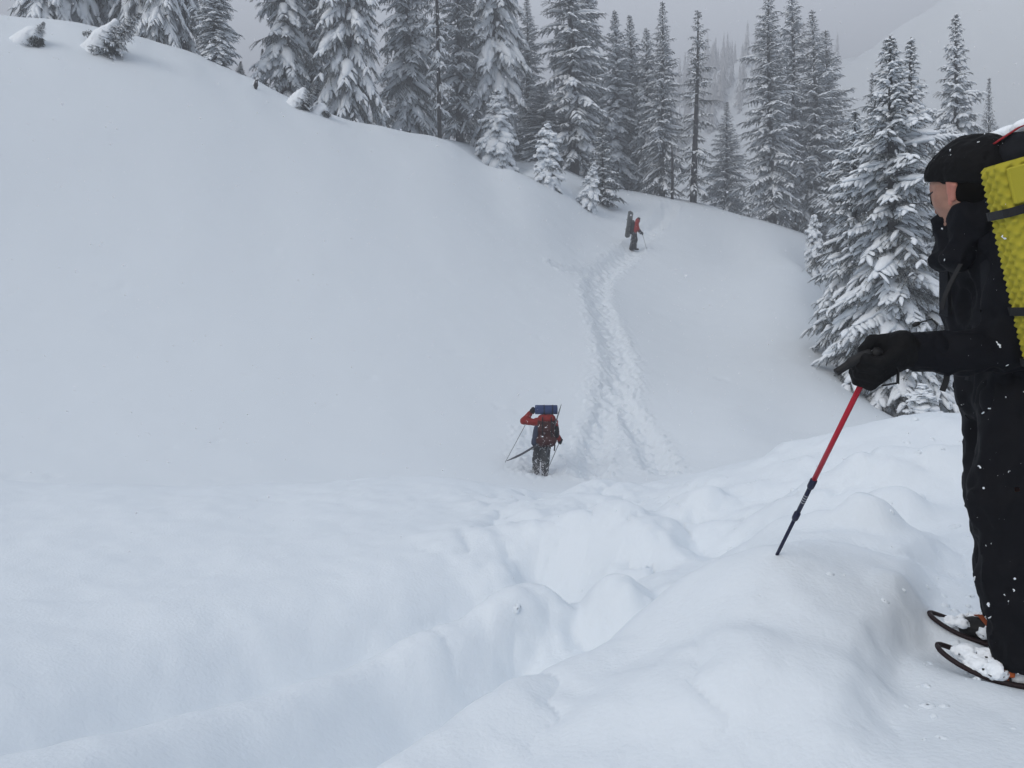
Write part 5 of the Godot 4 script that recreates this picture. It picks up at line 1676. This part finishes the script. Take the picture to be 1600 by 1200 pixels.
func flake_mesh() -> ArrayMesh:
	if flake_m == null:
		flake_m = plain(Color(0.92, 0.94, 0.96), 0.9, "flake")
		flake_m.backlight_enabled = true
		flake_m.backlight = Color(0.98, 0.98, 1.0)
	var mb := MB.new()
	for s in [-1.0, 1.0]:
		for k in 5:
			var a := TAUF * k / 5.0
			var b := TAUF * (k + 1) / 5.0
			if s > 0.0: mb.tri(V(0, 0.8, 0), V(cos(a), 0, sin(a)), V(cos(b), 0, sin(b)))
			else: mb.tri(V(0, -0.8, 0), V(cos(b), 0, sin(b)), V(cos(a), 0, sin(a)))
	return mb.done()


func build_crumbs():
	# broken bits of snow along the track, the bank and round the boots
	var rg := RandomNumberGenerator.new()
	rg.seed = 314
	var lump := flesh([[V(-0.3, 0, 0), V(0.35, 0.1, 0.1), 0.55, 0.5], [V(0.2, 0.2, -0.3), V(0.0, 0.1, 0.3), 0.45, 0.5]], 0.16, 0.3, 0.16, 1.3)
	var spots := []
	for t in trails:
		var n := int(t[0].distance_to(t[1]) * 4.0)
		for i in n:
			var c: Vector2 = t[0].lerp(t[1], rg.randf())
			var off: Vector2 = Vector2(rg.randfn(), rg.randfn()) * t[2] * 1.15
			spots.append([c + off, rg.randf_range(0.02, 0.06) * (1.0 if rg.randf() < 0.85 else 1.5)])
	for i in 70:
		var z := rg.randf_range(-4.2, -2.0)
		spots.append([Vector2(0.95 + (-2.01 - z) * 0.655 + absf(rg.randfn()) * 0.10, z), pow(rg.randf(), 3.0) * 0.035 + 0.005])
	for i in 90:
		var a := rg.randf() * TAUF
		var d := rg.randf_range(0.18, 0.65)
		spots.append([Vector2(1.75 + cos(a) * d * 1.1, -2.62 + sin(a) * d), pow(rg.randf(), 3.0) * 0.035 + 0.005])
	for i in 150: spots.append([Vector2(rg.randf_range(0.0, 3.6), rg.randf_range(-8.0, -3.2)), pow(rg.randf(), 3.0) * 0.06 + 0.008])
	var m := MultiMesh.new()
	m.transform_format = MultiMesh.TRANSFORM_3D
	m.mesh = lump
	m.instance_count = spots.size()
	for i in spots.size():
		var p: Vector2 = spots[i][0]
		var s: float = spots[i][1]
		m.set_instance_transform(i, Transform3D(Basis.from_euler(V(rg.randf() * 6.0, rg.randf() * 6.0, 0)) * Basis.from_scale(V(s, s * 0.8, s)), at(p.x, p.y, s * 0.42)))
	var o := MultiMeshInstance3D.new()
	o.name = "snow_crumbs"
	o.multimesh = m
	o.material_override = snow
	add_child(o)
	tag(o, "broken bits of snow along the track and round the boots", "snow", "", "stuff")
